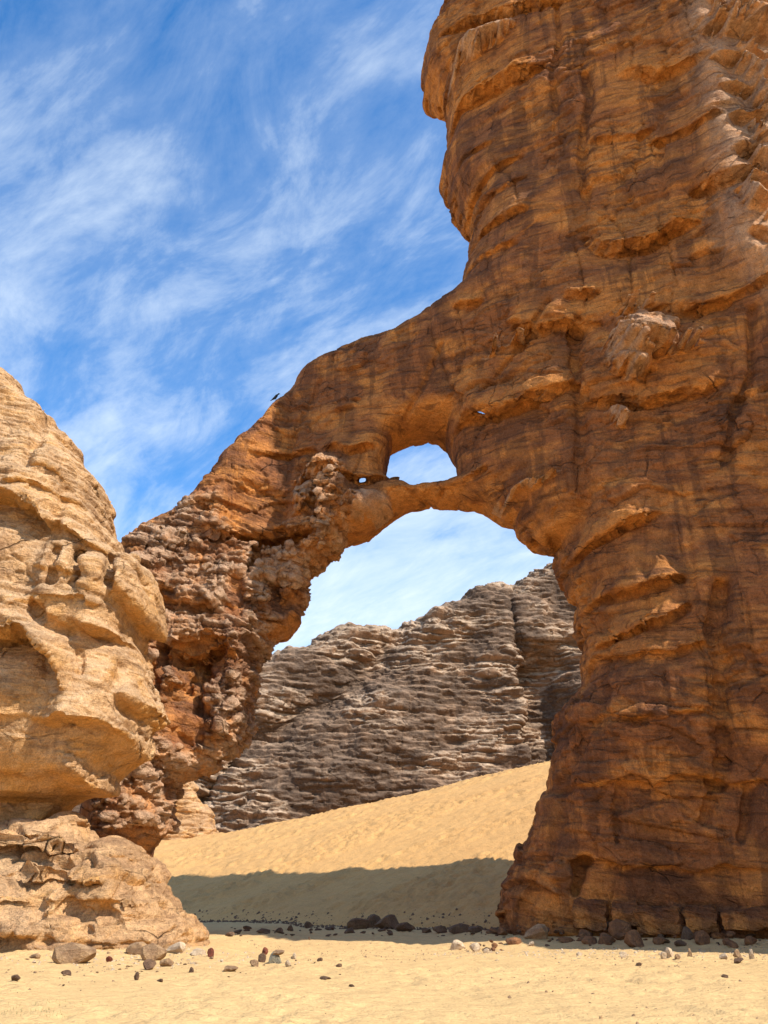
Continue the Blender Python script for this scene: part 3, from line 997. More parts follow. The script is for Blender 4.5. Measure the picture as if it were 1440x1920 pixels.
    def relief2(X, Z, d):
        wz = 0.12 * fbm(X * 1.2, Z * 1.2, X * 0 + 6.2, 3, seed=62)
        r = 0
        for p, a, u, dn, bk in ledges2:
            r = r + ledge(p, X, Z + 0.6 * wz, 1.5 * a, u, dn, bk)[0]
        st = 0.95 * Z + 0.05 * X + 0.2 * perlin(X * 0.3, Z * 0.1, X * 0, 63)
        r = r + 0.55 * perlin(X * 0.35 + 7.7 * np.floor(st), X * 0 + 0.5, np.floor(st) * 3.1, 64) - 0.25 * np.exp(-((st % 1.0 - 0.5) / 0.5) ** 8) * 0
        for p, a, wd in cracks2:
            r = r - a * np.exp(-(line_d(p, X + 0.4 * wz, Z) / (wd * 1.6)) ** 2)
        return r

    v, q = rock_mass(outline, [], bsheet, ((-21.5, -5.2), (-7.5, 5), (-1.0, 7)), (0.11, 0.13, 0.10), front2, lambda X, Z, d: 3.0 + 0 * X, lens=1.3, relief=relief2)
    v, q = subdivide(v, q)
    p = place(v, bsheet)
    n = normals(p, q)
    px, py, pz = p.T
    bz = pz + 0.05 * px
    d = 0.20 * layered(px, py, bz, 0.95, 71, warp=0.15, lateral=0.3) + 0.035 * layered(px, py, bz, 0.34, 72, warp=0.3, lateral=0.4)
    d += 0.08 * fbm(px * 0.6, py * 0.6, pz * 0.7, 5, 0.5, seed=73) + 0.03 * ridged(px * 1.8, py * 1.8, bz * 3.0, 3, 0.6, seed=76)
    bh, bg = blocks(px, py, bz, 0.5, 0.85, 74)
    d += 0.30 * bh - 0.10 * bg
    bh, bg = blocks(px, py, bz, 1.5, 2.4, 75)
    d += 0.10 * bh - 0.03 * bg
    p = p + n * d[:, None]
    n = normals(p, q)
    fresh = sstep(-0.1, -0.6, n[:, 2])
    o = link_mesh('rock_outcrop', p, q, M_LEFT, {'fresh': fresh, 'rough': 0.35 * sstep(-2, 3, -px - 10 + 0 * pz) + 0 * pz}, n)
    tag(o, 'low pale cracked outcrop rising from the sand under the overhanging rock', 'rock')


build_left()


# ------------------------------------------------------------------ banded hill behind the dune
def hill_sheet(x):
    x = np.asarray(x, np.float64)
    return 165 + 0.10 * x


hill_px = [(a_, b_ + 9) for a_, b_ in [(-120, 1500), (100, 1420), (250, 1360), (380, 1300), (478, 1250), (495, 1245), (520, 1228), (545, 1218), (575, 1215), (600, 1195), (625, 1182), (660, 1174),
           (700, 1172), (735, 1180), (755, 1178), (790, 1160), (830, 1140), (870, 1118), (890, 1102), (930, 1092), (962, 1096), (985, 1082),
           (1005, 1065), (1040, 1052), (1100, 1030), (1200, 1010), (1350, 1000), (1560, 1040), (1700, 1150), (1750, 1700), (-160, 1700)]]


def build_hill():
    sh = hill_sheet
    outline = px_line(hill_px, sh)
    zt = max(z for _, z in outline)

    def valley(X, Z):
        # two upright recesses: behind the buttress edge, and a diagonal fold
        a = on_sheet(985, 1400, sh, -10)[0]
        b = on_sheet(1062, 1400, sh, -10)[0]
        g = sstep(a - 0.8, a + 0.3, X + 0.6 * np.sin(Z * 0.7)) * (1 - sstep(b - 3, b + 5, X))
        zc = on_sheet(985, 1240, sh, -10)[1]
        return g * (1 - sstep(zc - 2, zc + 6, Z))

    fold = px_line([(745, 1180), (720, 1220), (690, 1260), (640, 1310), (560, 1350), (480, 1390)], sh, -8)
    fold2 = px_line([(960, 1120), (965, 1200), (962, 1250)], sh, -8)
    cleft = px_line([(470, 1340), (450, 1400), (440, 1440), (410, 1480), (380, 1520)], sh, -8)

    def front(X, Z, d):
        h = 4 + 15 * (1 - np.clip(Z / zt, 0, 1)) + 2.2 * fbm(X * 0.06, Z * 0.05, X * 0 + 1.1, 3, seed=81)
        h = h - 7.5 * valley(X, Z)
        h = h - 3.0 * np.exp(-(line_d(fold, X, Z) / 2.6) ** 2) - 1.5 * np.exp(-(line_d(fold2, X, Z) / 0.8) ** 2) - 2.5 * np.exp(-(line_d(cleft, X, Z) / 1.0) ** 2)
        return h

    v, q = rock_mass(outline, [], sh, ((-95, 92), (-26, 12), (-2, zt + 4)), (0.42, 0.8, 0.40), front, lambda X, Z, d: 6 + 0 * X, lens=6.0, power=2.2)
    v, q = subdivide(v, q)
    p = place(v, sh)
    n = normals(p, q)
    px, py, pz = p.T
    act = sstep(-0.25, 0.25, fbm(px * 0.05, py * 0.05, pz * 0.10, 4, 0.55, seed=90) + 0.35 * perlin(px * 0.03, py * 0.03, pz * 0.35, 96))
    d = (0.5 + 0.7 * act) * layered(px * 0.5, py * 0.5, pz, 4.6, 91, lateral=0.4, warp=0.25) + (0.3 + 0.7 * act) * layered(px * 0.6, py * 0.6, pz, 1.7, 92, lateral=0.5, warp=0.3)
    d += (0.15 + 0.35 * act) * layered(px * 0.7, py * 0.7, pz, 0.8, 95, lateral=0.5, warp=0.3)
    d += 0.8 * ridged(px * 0.10, py * 0.10, pz * 0.2, 5, 0.58, seed=93)
    bh, bg = blocks(px, py, pz, 0.24, 0.55, 94)
    d += (0.3 + 0.5 * act) * (0.8 * bh - 0.25 * bg)
    bh, bg = blocks(px, py, pz, 0.5, 1.7, 97)
    d += 0.45 * bh
    p = p + n * d[:, None]
    n = normals(p, q)
    o = link_mesh('rocky_hill', p, q, M_HILL, {'fresh': 0.35 * sstep(0, -0.5, n[:, 2]), 'rough': sstep(0.0, 0.5, n[:, 2]) * (0.2 + 0.8 * act), 'stain': 0.65 * sstep(0.55, 0.15, act) * sstep(0.75, 0.35, n[:, 2])}, n, kind='structure')  # rough paints upward faces pale, as if lit from above


build_hill()


def build_knob():
    """the small pale outcrop behind the pier's foot, on the far side of the dune's crest"""
    sh = lambda x: 116.0 + 0.25 * (np.asarray(x, np.float64) + 24)
    ol = px_line([(270, 1640), (285, 1540), (300, 1490), (322, 1462), (350, 1456), (366, 1470), (374, 1496), (394, 1518), (404, 1550), (412, 1640)], sh)
    v, q = rock_mass(ol, [], sh, ((-36, -17), (-6, 5), (0, 20)), (0.28, 0.35, 0.25), lambda X, Z, d: 3.5 + 0.5 * fbm(X * 0.3, Z * 0.3, X * 0, 2, seed=121), lambda X, Z, d: 3.0 + 0 * X, lens=2.0)
    v, q = subdivide(v, q)
    p = place(v, sh)
    n = normals(p, q)
    px, py, pz = p.T
    bh, bg = blocks(px, py, pz, 0.35, 0.9, 122)
    p = p + n * (0.35 * layered(px, py, pz, 1.5, 123, warp=0.2, lateral=0.3) + 0.12 * layered(px, py, pz, 0.5, 124, warp=0.2, lateral=0.4) + 0.35 * bh - 0.1 * bg)[:, None]
    n = normals(p, q)
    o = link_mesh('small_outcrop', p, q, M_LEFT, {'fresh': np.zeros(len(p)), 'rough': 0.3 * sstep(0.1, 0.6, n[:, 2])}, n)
    tag(o, 'small pale layered outcrop behind the dune, beside the foot of the arch pier', 'rock')


build_knob()


# ------------------------------------------------------------------ sand
def grid_mesh(xs, ys, zf):
    X, Y = np.meshgrid(xs, ys, indexing='ij')
    X, Y = X.astype(np.float32), Y.astype(np.float32)
    Z = zf(X, Y)
    v = np.stack([X.ravel(), Y.ravel(), Z.ravel().astype(np.float32)], 1)
    a = np.arange(X.size).reshape(X.shape)
    q = np.stack([a[:-1, :-1], a[1:, :-1], a[1:, 1:], a[:-1, 1:]], -1).reshape(-1, 4)
    return v, q


def ground_z(X, Y):
    z = 0.12 * fbm(X * 0.06, Y * 0.06, X * 0, 3, seed=101) * sstep(12, 30, Y + 0 * X) * (1 - sstep(40, 55, Y))
    z = z + 0.30 * sstep(42, 58, Y + 0.55 * X)
    foot = 42.6 - 0.6 * (X - 4.8)
    z = z + 0.30 * sstep(-3.2, 0.2, Y - foot) * sstep(2, 5, X) * (1 - sstep(42, 60, Y + 0.55 * X)) + 0.22 * sstep(29.0, 32.0, Y) * sstep(-4.5, -6.5, X)
    near = (1 - sstep(60, 90, Y)) * (1 - sstep(30, 45, np.abs(X)))
    z = z + near * (0.035 * fbm(X * 0.7, Y * 0.45, X * 0, 4, 0.55, seed=102) + 0.085 * ridged(X * 1.9, Y * 1.3, X * 0, 3, 0.62, seed=103) * (0.4 + sstep(-0.3, 0.4, perlin(X * 0.3, Y * 0.2, X * 0, 104))))
    return z


def dents(x, y, f, seed):
    """trampled hollows with a soft raised rim"""
    w1 = worley(x * f, y * f, x * 0 + 0.5, seed)[0]
    m = sstep(-0.25, 0.35, perlin(x * 0.22, y * 0.16, x * 0, seed + 1))
    return m * (0.55 * np.exp(-((w1 - 0.42) / 0.14) ** 2) - np.exp(-(w1 / 0.26) ** 2))


def dune_z(X, Y):
    base = 57.5 - 0.74 * np.clip(X - 5, -32, 8) + 1.2 * perlin(X * 0.12, Y * 0, X * 0, 111)
    crest_y = 108 - 0.10 * X
    t = np.clip((Y - base) / (crest_y - base), 0, 2.2)
    hc = 9.0 + (X + 18) * 0.205
    hc = np.where(X < -18, 9.0 + (X + 18) * 0.09, hc)
    hc = np.maximum(hc, 2.5)
    up = 1 - (1 - np.minimum(t, 1)) ** 1.35
    down = 1 - 0.55 * np.clip(t - 1, 0, 1.2) ** 1.4
    z = hc * np.where(t < 1, up, down) + 0.05
    z = z + 0.25 * fbm(X * 0.07, Y * 0.07, X * 0, 3, seed=112) * sstep(0, 0.2, t)
    z = np.where(t <= 0, z - 0.4, z - 0.4 * (1 - sstep(0, 0.03, t)))
    m = sstep(0.02, 0.12, t) * (1 - 0.7 * sstep(0, 12, X - 2 - 0.10 * (Y - 60)) * (1 - sstep(0.35, 0.6, t)))
    s = X * 0.94 + Y * 0.34                                   # along the footprints' slant
    c = Y * 0.94 - X * 0.34
    pock = ridged(s * 0.9, c * 1.5, X * 0, 2, seed=113)
    lane = sstep(-0.3, 0.4, perlin(s * 0.04, c * 0.35, X * 0, 115))
    z = z + m * (0.07 * fbm(s * 0.4, c * 0.8, X * 0, 3, 0.6, seed=114) + 0.58 * lane * pock + 0.14 * ridged(s * 2.2, c * 3.0, X * 0, 2, seed=116))
    return z


def nonuniform(a, lo, hi, b, fine, growth=1.35):
    r = list(np.arange(lo, hi + fine / 2, fine))
    s, x = fine, r[-1]
    while x < b:
        s *= growth
        x += s
        r.append(x)
    s, x = fine, r[0]
    left = []
    while x > a:
        s *= growth
        x -= s
        left.append(x)
    return np.array(left[::-1] + r)


v, q = grid_mesh(nonuniform(-2500, -20, 20, 2500, 0.11), nonuniform(-300, 9, 62, 3000, 0.11), ground_z)
k = np.flatnonzero((np.abs(v[:, 0]) < 21) & (v[:, 1] > 9) & (v[:, 1] < 50))
v[k, 2] += 0.055 * dents(v[k, 0], v[k, 1], 1.7, 105)
link_mesh('ground', v, q, M_SAND, kind='structure')
v, q = grid_mesh(nonuniform(-90, -32, 34, 90, 0.22), np.concatenate([np.arange(50, 112, 0.20), np.arange(112, 175, 1.5)]), dune_z)
k = np.flatnonzero((np.abs(v[:, 0]) < 32) & (v[:, 1] < 112) & (dune_z(v[:, 0:1], v[:, 1:2])[:, 0] > 1.2))
v[k, 2] += 0.16 * dents(v[k, 0] * 0.94 + v[k, 1] * 0.34, (v[k, 1] * 0.94 - v[k, 0] * 0.34) * 1.6, 0.55, 117)
link_mesh('sand_dune', v, q, M_DUNE, kind='structure')


# ------------------------------------------------------------------ loose stones
def stone_mesh(name, seed, flat=0.7, cuts=9, sub=2):
    """an angular broken stone about one metre across, resting on z = 0"""
    rnd = random.Random(seed)
    bm = bmesh.new()
    bmesh.ops.create_icosphere(bm, subdivisions=sub, radius=0.5)
    co = np.array([v.co[:] for v in bm.verts], np.float32)
    nz = fbm(co[:, 0] * 2 + seed, co[:, 1] * 2, co[:, 2] * 2, 3, seed=seed % 17)
    co = co * (1 + 0.30 * nz)[:, None]
    for _ in range(cuts):                              # flat broken faces
        a = np.array([rnd.gauss(0, 1), rnd.gauss(0, 1), rnd.gauss(0.15, 0.9)])
        a /= np.linalg.norm(a)
        lim = rnd.uniform(0.20, 0.40)
        over = np.maximum(co @ a - lim, 0)
        co = co - over[:, None] * a[None, :] * rnd.uniform(0.8, 1.0)
    co = co * (1 + 0.10 * fbm(co[:, 0] * 5, co[:, 1] * 5 + seed, co[:, 2] * 5, 2, seed=3))[:, None]
    co[:, 2] += 0.25 * co[:, 0] * rnd.uniform(-1, 1) + 0.25 * co[:, 1] * rnd.uniform(-1, 1)
    co[:, 2] *= flat
    co[:, 2] -= co[:, 2].min() * 0.55
    for v, c in zip(bm.verts, co):
        v.co = c
    me = bpy.data.meshes.new(name)
    bm.to_mesh(me)
    bm.free()
    return me


STONES = [stone_mesh('stone', k, fl, cu) for k, fl, cu in ((1, 0.62, 9), (2, 0.75, 10), (3, 0.5, 8), (14, 0.72, 10), (5, 0.42, 8), (6, 0.68, 12), (7, 0.8, 9), (8, 0.55, 10))]
_stone_cache = {}


def stone(name, k, mat, loc, size, rot, tilt=(0, 0)):
    key = (k % len(STONES), mat.name)
    if key not in _stone_cache:
        me = STONES[key[0]].copy()
        me.name = 'stone'
        me.materials.append(mat)
        _stone_cache[key] = me
    o = bpy.data.objects.new(name, _stone_cache[key])
    o.location = loc
    o.scale = size
    o.rotation_euler = (tilt[0], tilt[1], rot)
    C.objects.link(o)
    return o


def ground_at(x, y):
    X, Y = np.array([[x]], np.float32), np.array([[y]], np.float32)
    return max(float(ground_z(X, Y)[0, 0]), float(dune_z(X, Y)[0, 0]) if y > 50 else -9)


def px_spot(px, py):
    """ground point seen at a photo pixel, and how many photo pixels a metre covers there"""
    kx, kz = ray_k(px, py)
    ys = np.arange(8, 110, 0.2, dtype=np.float32)[:, None]
    g = ground_z(kx * ys, ys)[:, 0]
    g[210:] = np.maximum(g[210:], dune_z(kx * ys[210:], ys[210:])[:, 0])
    hit = np.flatnonzero(CAM_Z + kz * ys[:, 0] <= g)
    i = int(hit[0]) if len(hit) else 300
    x, y, z = float(kx * ys[i, 0]), float(ys[i, 0]), float(g[i])
    return x, y, z, F / (y * CP + (z - CAM_Z) * SP)


rs = random.Random(11)
# px, py of the foot, width and height in photo pixels, kind, material, label
NOTABLE = [
    (138, 1808, 92, 34, 5, M_STONE, 'big brown boulder half sunk in the sand before the pale outcrop'),
    (104, 1779, 26, 12, 4, M_STONE_DARK, 'dark capped stone on the sand behind the big brown boulder'),
    (254, 1793, 44, 20, 1, M_STONE, 'rounded brown stone at the foot of the pale outcrop'),
    (287, 1802, 56, 26, 5, M_STONE, 'brown humped boulder in front of the outcrop, largest in its cluster'),
    (276, 1820, 36, 16, 3, M_STONE_DARK, 'dark brown stone nearest the viewer in the cluster before the outcrop'),
    (312, 1814, 28, 13, 0, M_STONE, 'brown wedge stone to the side of the humped boulder'),
    (332, 1790, 46, 18, 2, M_STONE_PALE, 'pale sand coloured block against the foot of the outcrop'),
    (370, 1793, 30, 11, 4, M_STONE_PALE, 'flat whitish slab at the tip of the outcrop'),
    (395, 1797, 15, 15, 6, M_STONE_RED, 'small upright dark red stone at the tip of the outcrop'),
    (64, 1800, 28, 9, 2, M_STONE, 'thin tan slab lying on sand left of the big brown boulder'),
    (28, 1838, 18, 8, 0, M_STONE_DARK, 'small dark stone alone on open sand at lower left'),
    (124, 1829, 22, 8, 6, M_STONE_DARK, 'dark flat stone just in front of the big brown boulder'),
    (255, 1838, 13, 13, 3, M_STONE_DARK, 'little upright dark stone alone on open sand below the outcrop'),
    (357, 1826, 10, 9, 6, M_STONE_DARK, 'tiny dark stone standing on sand before the outcrop tip'),
    (203, 1804, 14, 9, 1, M_STONE_RED, 'small rust red stone beside the big brown boulder'),
    (300, 1842, 16, 5, 2, M_STONE_DARK, 'flat dark chip on sand in front of the cluster'),
    (432, 1824, 30, 8, 4, M_STONE, 'flat brown stone between the outcrop tip and the little cairn'),
    (495, 1792, 13, 12, 6, M_STONE_RED, 'dark red pointed stone at the top of the little cairn'),
    (492, 1805, 17, 14, 1, M_STONE_DARK, 'dark stone at the base of the little cairn, left of the grey block'),
    (514, 1809, 34, 18, 7, M_STONE_GREY, 'grey green block at the base of the little cairn'),
    (540, 1813, 12, 10, 0, M_STONE_PALE, 'small white stone at the foot of the grey block'),
    (477, 1813, 20, 10, 6, M_STONE, 'brown stone on the near side of the little cairn'),
    (552, 1800, 10, 10, 3, M_STONE_PALE, 'pale upright stone a short way right of the little cairn'),
    (600, 1805, 12, 6, 1, M_STONE_DARK, 'dark pebble right of the little cairn on open sand'),
    (634, 1815, 14, 6, 5, M_STONE_DARK, 'brown pebble on open sand in front of the arch opening'),
    (607, 1838, 26, 6, 2, M_STONE_DARK, 'long flat dark stone on open sand in front of the arch opening'),
    (660, 1852, 12, 5, 0, M_STONE_DARK, 'dark flake lying alone on bare sand at centre'),
    (856, 1781, 28, 14, 6, M_STONE_PALE, 'pale rounded stone on the edge of the shadow below the arch'),
    (893, 1784, 30, 13, 3, M_STONE_PALE, 'bright pale stone at the shadow edge, widest of its row'),
    (913, 1787, 13, 7, 1, M_STONE_PALE, 'small pale stone at the shadow edge beside the widest one'),
    (998, 1788, 15, 10, 2, M_STONE_PALE, 'cream stone at the shadow edge before the tower foot'),
    (1086, 1793, 12, 7, 0, M_STONE_PALE, 'little cream stone at the shadow edge under the tower crack'),
    (1170, 1796, 17, 8, 4, M_STONE_PALE, 'flat cream stone at the shadow edge before the fallen boulders'),
    (1256, 1797, 22, 16, 3, M_STONE_PALE, 'bright upright pale stone, tallest along the shadow edge'),
    (1245, 1798, 13, 11, 1, M_STONE_PALE, 'pale stone leaning against the tallest stone of the shadow edge'),
    (1271, 1799, 16, 8, 5, M_STONE, 'tan stone right behind the tallest stone of the shadow edge'),
    (1295, 1796, 12, 13, 7, M_STONE, 'narrow tan stone half in shade right of the tallest pale one'),
    (1360, 1799, 18, 9, 2, M_STONE_PALE, 'pale lopsided stone near the right end of the shadow edge'),
    (1386, 1796, 15, 13, 6, M_STONE, 'pinkish stone in the right hand group at the shadow edge'),
    (1388, 1806, 22, 7, 4, M_STONE_DARK, 'dark flat stone in the right hand group at the shadow edge'),
    (1412, 1799, 14, 14, 3, M_STONE_PALE, 'pale standing stone at the right end of the shadow edge'),
    (1200, 1812, 12, 5, 1, M_STONE_DARK, 'dark pebble on sand in front of the tower, left one of two'),
    (1360, 1836, 14, 5, 0, M_STONE_DARK, 'dark pebble on sand in front of the tower, right one of two'),
    (1026, 1843, 14, 5, 2, M_STONE_DARK, 'dark pebble alone on sand before the tower foot'),
    (1137, 1772, 44, 24, 6, M_STONE, 'humped fallen boulder in the shade before the tower'),
    (1196, 1786, 46, 36, 6, M_STONE, 'large blunt fallen boulder in the shade, nearest the sunlit sand'),
    (1165, 1762, 62, 42, 1, M_STONE, 'big fallen boulder leaning on the tower foot'),
    (1214, 1756, 34, 34, 7, M_STONE_DARK, 'dark hollow boulder wedged beside the big fallen boulder'),
    (1106, 1772, 40, 18, 0, M_STONE, 'low brown boulder in the shade left of the humped one'),
    (1062, 1768, 44, 12, 4, M_STONE, 'thin slab lying in the shade at the tower foot'),
    (1015, 1762, 56, 24, 2, M_STONE, 'long slab against the left foot of the tower'),
    (962, 1772, 44, 16, 5, M_STONE, 'low brown slab at the left corner of the tower foot'),
    (1240, 1772, 34, 16, 5, M_STONE, 'low stone in the shade right of the blunt boulder'),
    (1322, 1774, 40, 30, 1, M_STONE, 'squarish boulder in the shade before the block course'),
    (1280, 1780, 30, 14, 0, M_STONE_DARK, 'dark low stone in the shade between two boulders'),
    (1290, 1764, 26, 20, 6, M_STONE_DARK, 'dark upright stone behind the squarish boulder'),
    (1366, 1776, 30, 14, 2, M_STONE, 'flat stone in the shade right of the squarish boulder'),
    (1410, 1772, 44, 18, 5, M_STONE, 'broad low boulder in the shade at the far right'),
    (668, 1744, 44, 30, 1, M_STONE_DARK, 'dark boulder at the left end of the heap below the dune'),
    (700, 1740, 40, 34, 3, M_STONE_DARK, 'tall dark boulder in the heap below the dune'),
    (732, 1742, 46, 36, 6, M_STONE_DARK, 'largest dark boulder in the heap below the dune'),
    (762, 1746, 36, 22, 0, M_STONE_DARK, 'dark boulder at the right end of the heap below the dune'),
    (655, 1750, 26, 14, 7, M_STONE_DARK, 'small dark stone in front of the heap below the dune'),
    (798, 1750, 22, 14, 2, M_STONE_DARK, 'dark stone just right of the heap below the dune'),
    (826, 1750, 30, 18, 4, M_STONE_DARK, 'flat dark boulder at the dune foot, midway to the tower'),
    (858, 1751, 44, 26, 5, M_STONE_DARK, 'broad dark boulder at the dune foot near the tower'),
    (893, 1750, 28, 16, 1, M_STONE_DARK, 'dark boulder at the dune foot beside the tower corner'),
    (925, 1752, 30, 18, 0, M_STONE_DARK, 'dark boulder tucked against the tower corner at the dune foot'),
    (576, 1741, 20, 18, 3, M_STONE_DARK, 'dark upright stone at the dune foot left of the heap'),
    (620, 1744, 22, 9, 2, M_STONE_DARK, 'low dark stone between the upright one and the heap'),
    (545, 1746, 12, 14, 6, M_STONE_DARK, 'narrow dark stone at the dune foot below the pier'),
    (522, 1750, 24, 13, 7, M_STONE_DARK, 'dark stone at the dune foot, right one of the far left three'),
    (492, 1750, 26, 12, 0, M_STONE_DARK, 'dark stone at the dune foot, middle one of the far left three'),
    (462, 1744, 18, 10, 1, M_STONE_DARK, 'dark stone at the dune foot, left one of the far left three'),
    (580, 1763, 5, 8, 3, M_STONE_DARK, 'tiny dark stone standing in the shade before the dune foot'),
]
for k, (px, py, wpx, hpx, kind, mat, lab) in enumerate(NOTABLE):
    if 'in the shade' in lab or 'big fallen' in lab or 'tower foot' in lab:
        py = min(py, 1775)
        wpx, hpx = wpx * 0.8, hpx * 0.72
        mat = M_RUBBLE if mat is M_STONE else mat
    x, y, z, ppm = px_spot(px, py)
    me = STONES[kind % len(STONES)]
    zz_ = [vv.co.z for vv in me.vertices]
    wid, hei = wpx / ppm, hpx / ppm
    big = wid > 0.5
    if py < 1760 and px < 940:                          # the heap below the dune lies flatter
        wid, hei = wid * 1.05, hei * 0.62
    o = stone('boulder' if big else 'stone', kind, mat, (x, y + wid * 0.25, z - 0.02 * hei), (wid * 1.12, wid * rs.uniform(0.8, 1.1), 1.15 * hei / max(zz_)),
              rs.uniform(-0.5, 0.5) + rs.choice((0, math.pi)), (rs.uniform(-0.12, 0.12), rs.uniform(-0.12, 0.12)))
    tag(o, lab, 'boulder' if big else 'stone')
# the tan stone that sits on the grey block of the cairn
x, y, z, ppm = px_spot(514, 1809)
o = stone('stone', 4, M_STONE, (x + 8 / ppm, y + 0.12, z + 15 / ppm), (28 / ppm, 22 / ppm, 26 / ppm), 0.3)
tag(o, 'round tan stone balanced on the grey block of the little cairn', 'stone')

# smaller stones, in loose patches
PATCH = [
    ((10, 430), (1790, 1835), 55, (3, 11), M_STONE, 'small brown stone lying on the sand along the foot of the outcrop', 'small stones along the foot of the outcrop'),
    ((440, 640), (1795, 1832), 18, (3, 8), M_STONE_DARK, 'small brown chip on the sand around the little cairn', 'small chips around the little cairn'),
    ((850, 1440), (1785, 1806), 45, (3, 9), M_STONE_PALE, 'small pale stone on the sand along the edge of the tower shadow', 'small pale stones along the shadow edge'),
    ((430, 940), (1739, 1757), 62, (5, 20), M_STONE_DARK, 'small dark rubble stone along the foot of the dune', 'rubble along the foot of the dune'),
    ((0, 1440), (1815, 1905), 30, (2, 6), M_STONE_DARK, 'tiny dark pebble scattered on the open sand in front', 'pebbles on the open sand'),
]
for (xa, xb), (ya, yb), n_, (sa, sb), mat, lab, grp in PATCH:
    for _ in range(n_):
        px, py = rs.uniform(xa, xb), rs.uniform(ya, yb)
        x, y, z, ppm = px_spot(px, py)
        w_ = (sa + (sb - sa) * rs.random() ** 2.2) / ppm
        o = stone('small_stone', rs.randrange(8), mat, (x, y, z - 0.03 * w_), (w_ * rs.uniform(0.9, 1.4), w_ * rs.uniform(0.7, 1.1), w_ * rs.uniform(0.5, 1.0)), rs.uniform(0, 6.28), (rs.uniform(-0.3, 0.3), rs.uniform(-0.3, 0.3)))
        tag(o, lab, 'stone', grp)


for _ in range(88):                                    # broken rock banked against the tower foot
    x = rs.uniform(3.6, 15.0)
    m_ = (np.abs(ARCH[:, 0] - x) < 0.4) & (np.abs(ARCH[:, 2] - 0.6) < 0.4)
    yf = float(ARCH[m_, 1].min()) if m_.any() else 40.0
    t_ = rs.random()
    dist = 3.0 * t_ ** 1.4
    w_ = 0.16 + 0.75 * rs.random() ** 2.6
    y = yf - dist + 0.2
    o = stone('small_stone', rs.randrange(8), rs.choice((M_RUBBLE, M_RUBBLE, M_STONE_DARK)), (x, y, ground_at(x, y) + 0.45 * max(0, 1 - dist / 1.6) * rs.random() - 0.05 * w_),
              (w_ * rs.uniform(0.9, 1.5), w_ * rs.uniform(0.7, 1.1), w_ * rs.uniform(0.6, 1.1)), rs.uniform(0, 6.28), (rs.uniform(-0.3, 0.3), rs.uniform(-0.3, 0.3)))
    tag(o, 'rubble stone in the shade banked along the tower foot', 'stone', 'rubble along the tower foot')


def scatter(name, mat, spots, seed):
    """thousands of chips far too small to count, joined"""
    rnd = np.random.RandomState(seed)
    base = np.array([(-.5, -.35, 0), (.45, -.4, 0), (.5, .3, 0), (-.4, .4, 0), (-.25, -.1, .42), (.2, .12, .5)], np.float32)
    tri = np.array([(0, 1, 4), (1, 5, 4), (1, 2, 5), (2, 3, 5), (3, 4, 5), (3, 0, 4)], np.int32)
    vs, fs = [], []
    for i, (x, y, sz) in enumerate(spots):
        a = rnd.uniform(0, 6.28)
        R = np.array([[math.cos(a), -math.sin(a), 0], [math.sin(a), math.cos(a), 0], [0, 0, rnd.uniform(0.5, 1.3)]], np.float32)
        vs.append((base + rnd.uniform(-.12, .12, base.shape)) @ R.T * sz + np.array([x, y, 0], np.float32))
        fs.append(tri + 6 * i)
    v, f = np.concatenate(vs).astype(np.float32), np.concatenate(fs)
    g = ground_z(v[:, 0:1], v[:, 1:2])[:, 0]
    g = np.where(v[:, 1] > 48, np.maximum(g, dune_z(v[:, 0:1], v[:, 1:2])[:, 0]), g)
    v[:, 2] += g - 0.004
    me = raw_mesh(v, f)
    me.name = name
    me.materials.append(mat)
    o = bpy.data.objects.new(name, me)
    C.objects.link(o)
    o['kind'] = 'stuff'
    return o


rn = np.random.RandomState(5)
spots = []
while len(spots) < 3000:
    x, y = rn.uniform(-17, 17), rn.uniform(13, 44)
    dens = sstep(-0.2, 0.5, float(perlin(np.float32(x * 0.25), np.float32(y * 0.16), np.float32(0), 141))) * (0.25 + sstep(22, 33, y))
    if rn.rand() < dens:
        spots.append((x, y, 0.02 + 0.07 * rn.rand() ** 3))
scatter('gravel', M_STONE, spots, 3)
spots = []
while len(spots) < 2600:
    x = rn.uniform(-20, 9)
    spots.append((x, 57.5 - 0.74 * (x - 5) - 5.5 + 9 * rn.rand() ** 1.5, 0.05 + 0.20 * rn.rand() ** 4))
scatter('gravel', M_STONE_DARK, spots, 6)  # dark chips at the dune foot, partly added to deepen its shade
spots = [(x + rn.normal() * 1.5, y + rn.normal() * 0.8, 0.02 + 0.09 * rn.rand() ** 3) for x, y in [on_ground(rn.uniform(0, 420), rn.uniform(1786, 1815)) for _ in range(1400)]]
spots += [(x + rn.normal() * 0.8, y + rn.normal() * 0.5, 0.02 + 0.09 * rn.rand() ** 3) for x, y in [on_ground(rn.uniform(830, 1440), rn.uniform(1783, 1800)) for _ in range(1200)]]
scatter('gravel', M_STONE_PALE, spots, 4)


# ------------------------------------------------------------------ block course at the tower foot, and what lies on the arch
def top_at(x, y, r, zlo, zhi):
    m = (np.abs(ARCH[:, 0] - x) < r) & (np.abs(ARCH[:, 1] - y) < r) & (ARCH[:, 2] > zlo) & (ARCH[:, 2] < zhi)
    return float(ARCH[m, 2].max()) if m.any() else None


def front_at(x, z, r=0.35):
    m = (np.abs(ARCH[:, 0] - x) < r) & (np.abs(ARCH[:, 2] - z) < r)
    return float(ARCH[m, 1].min())


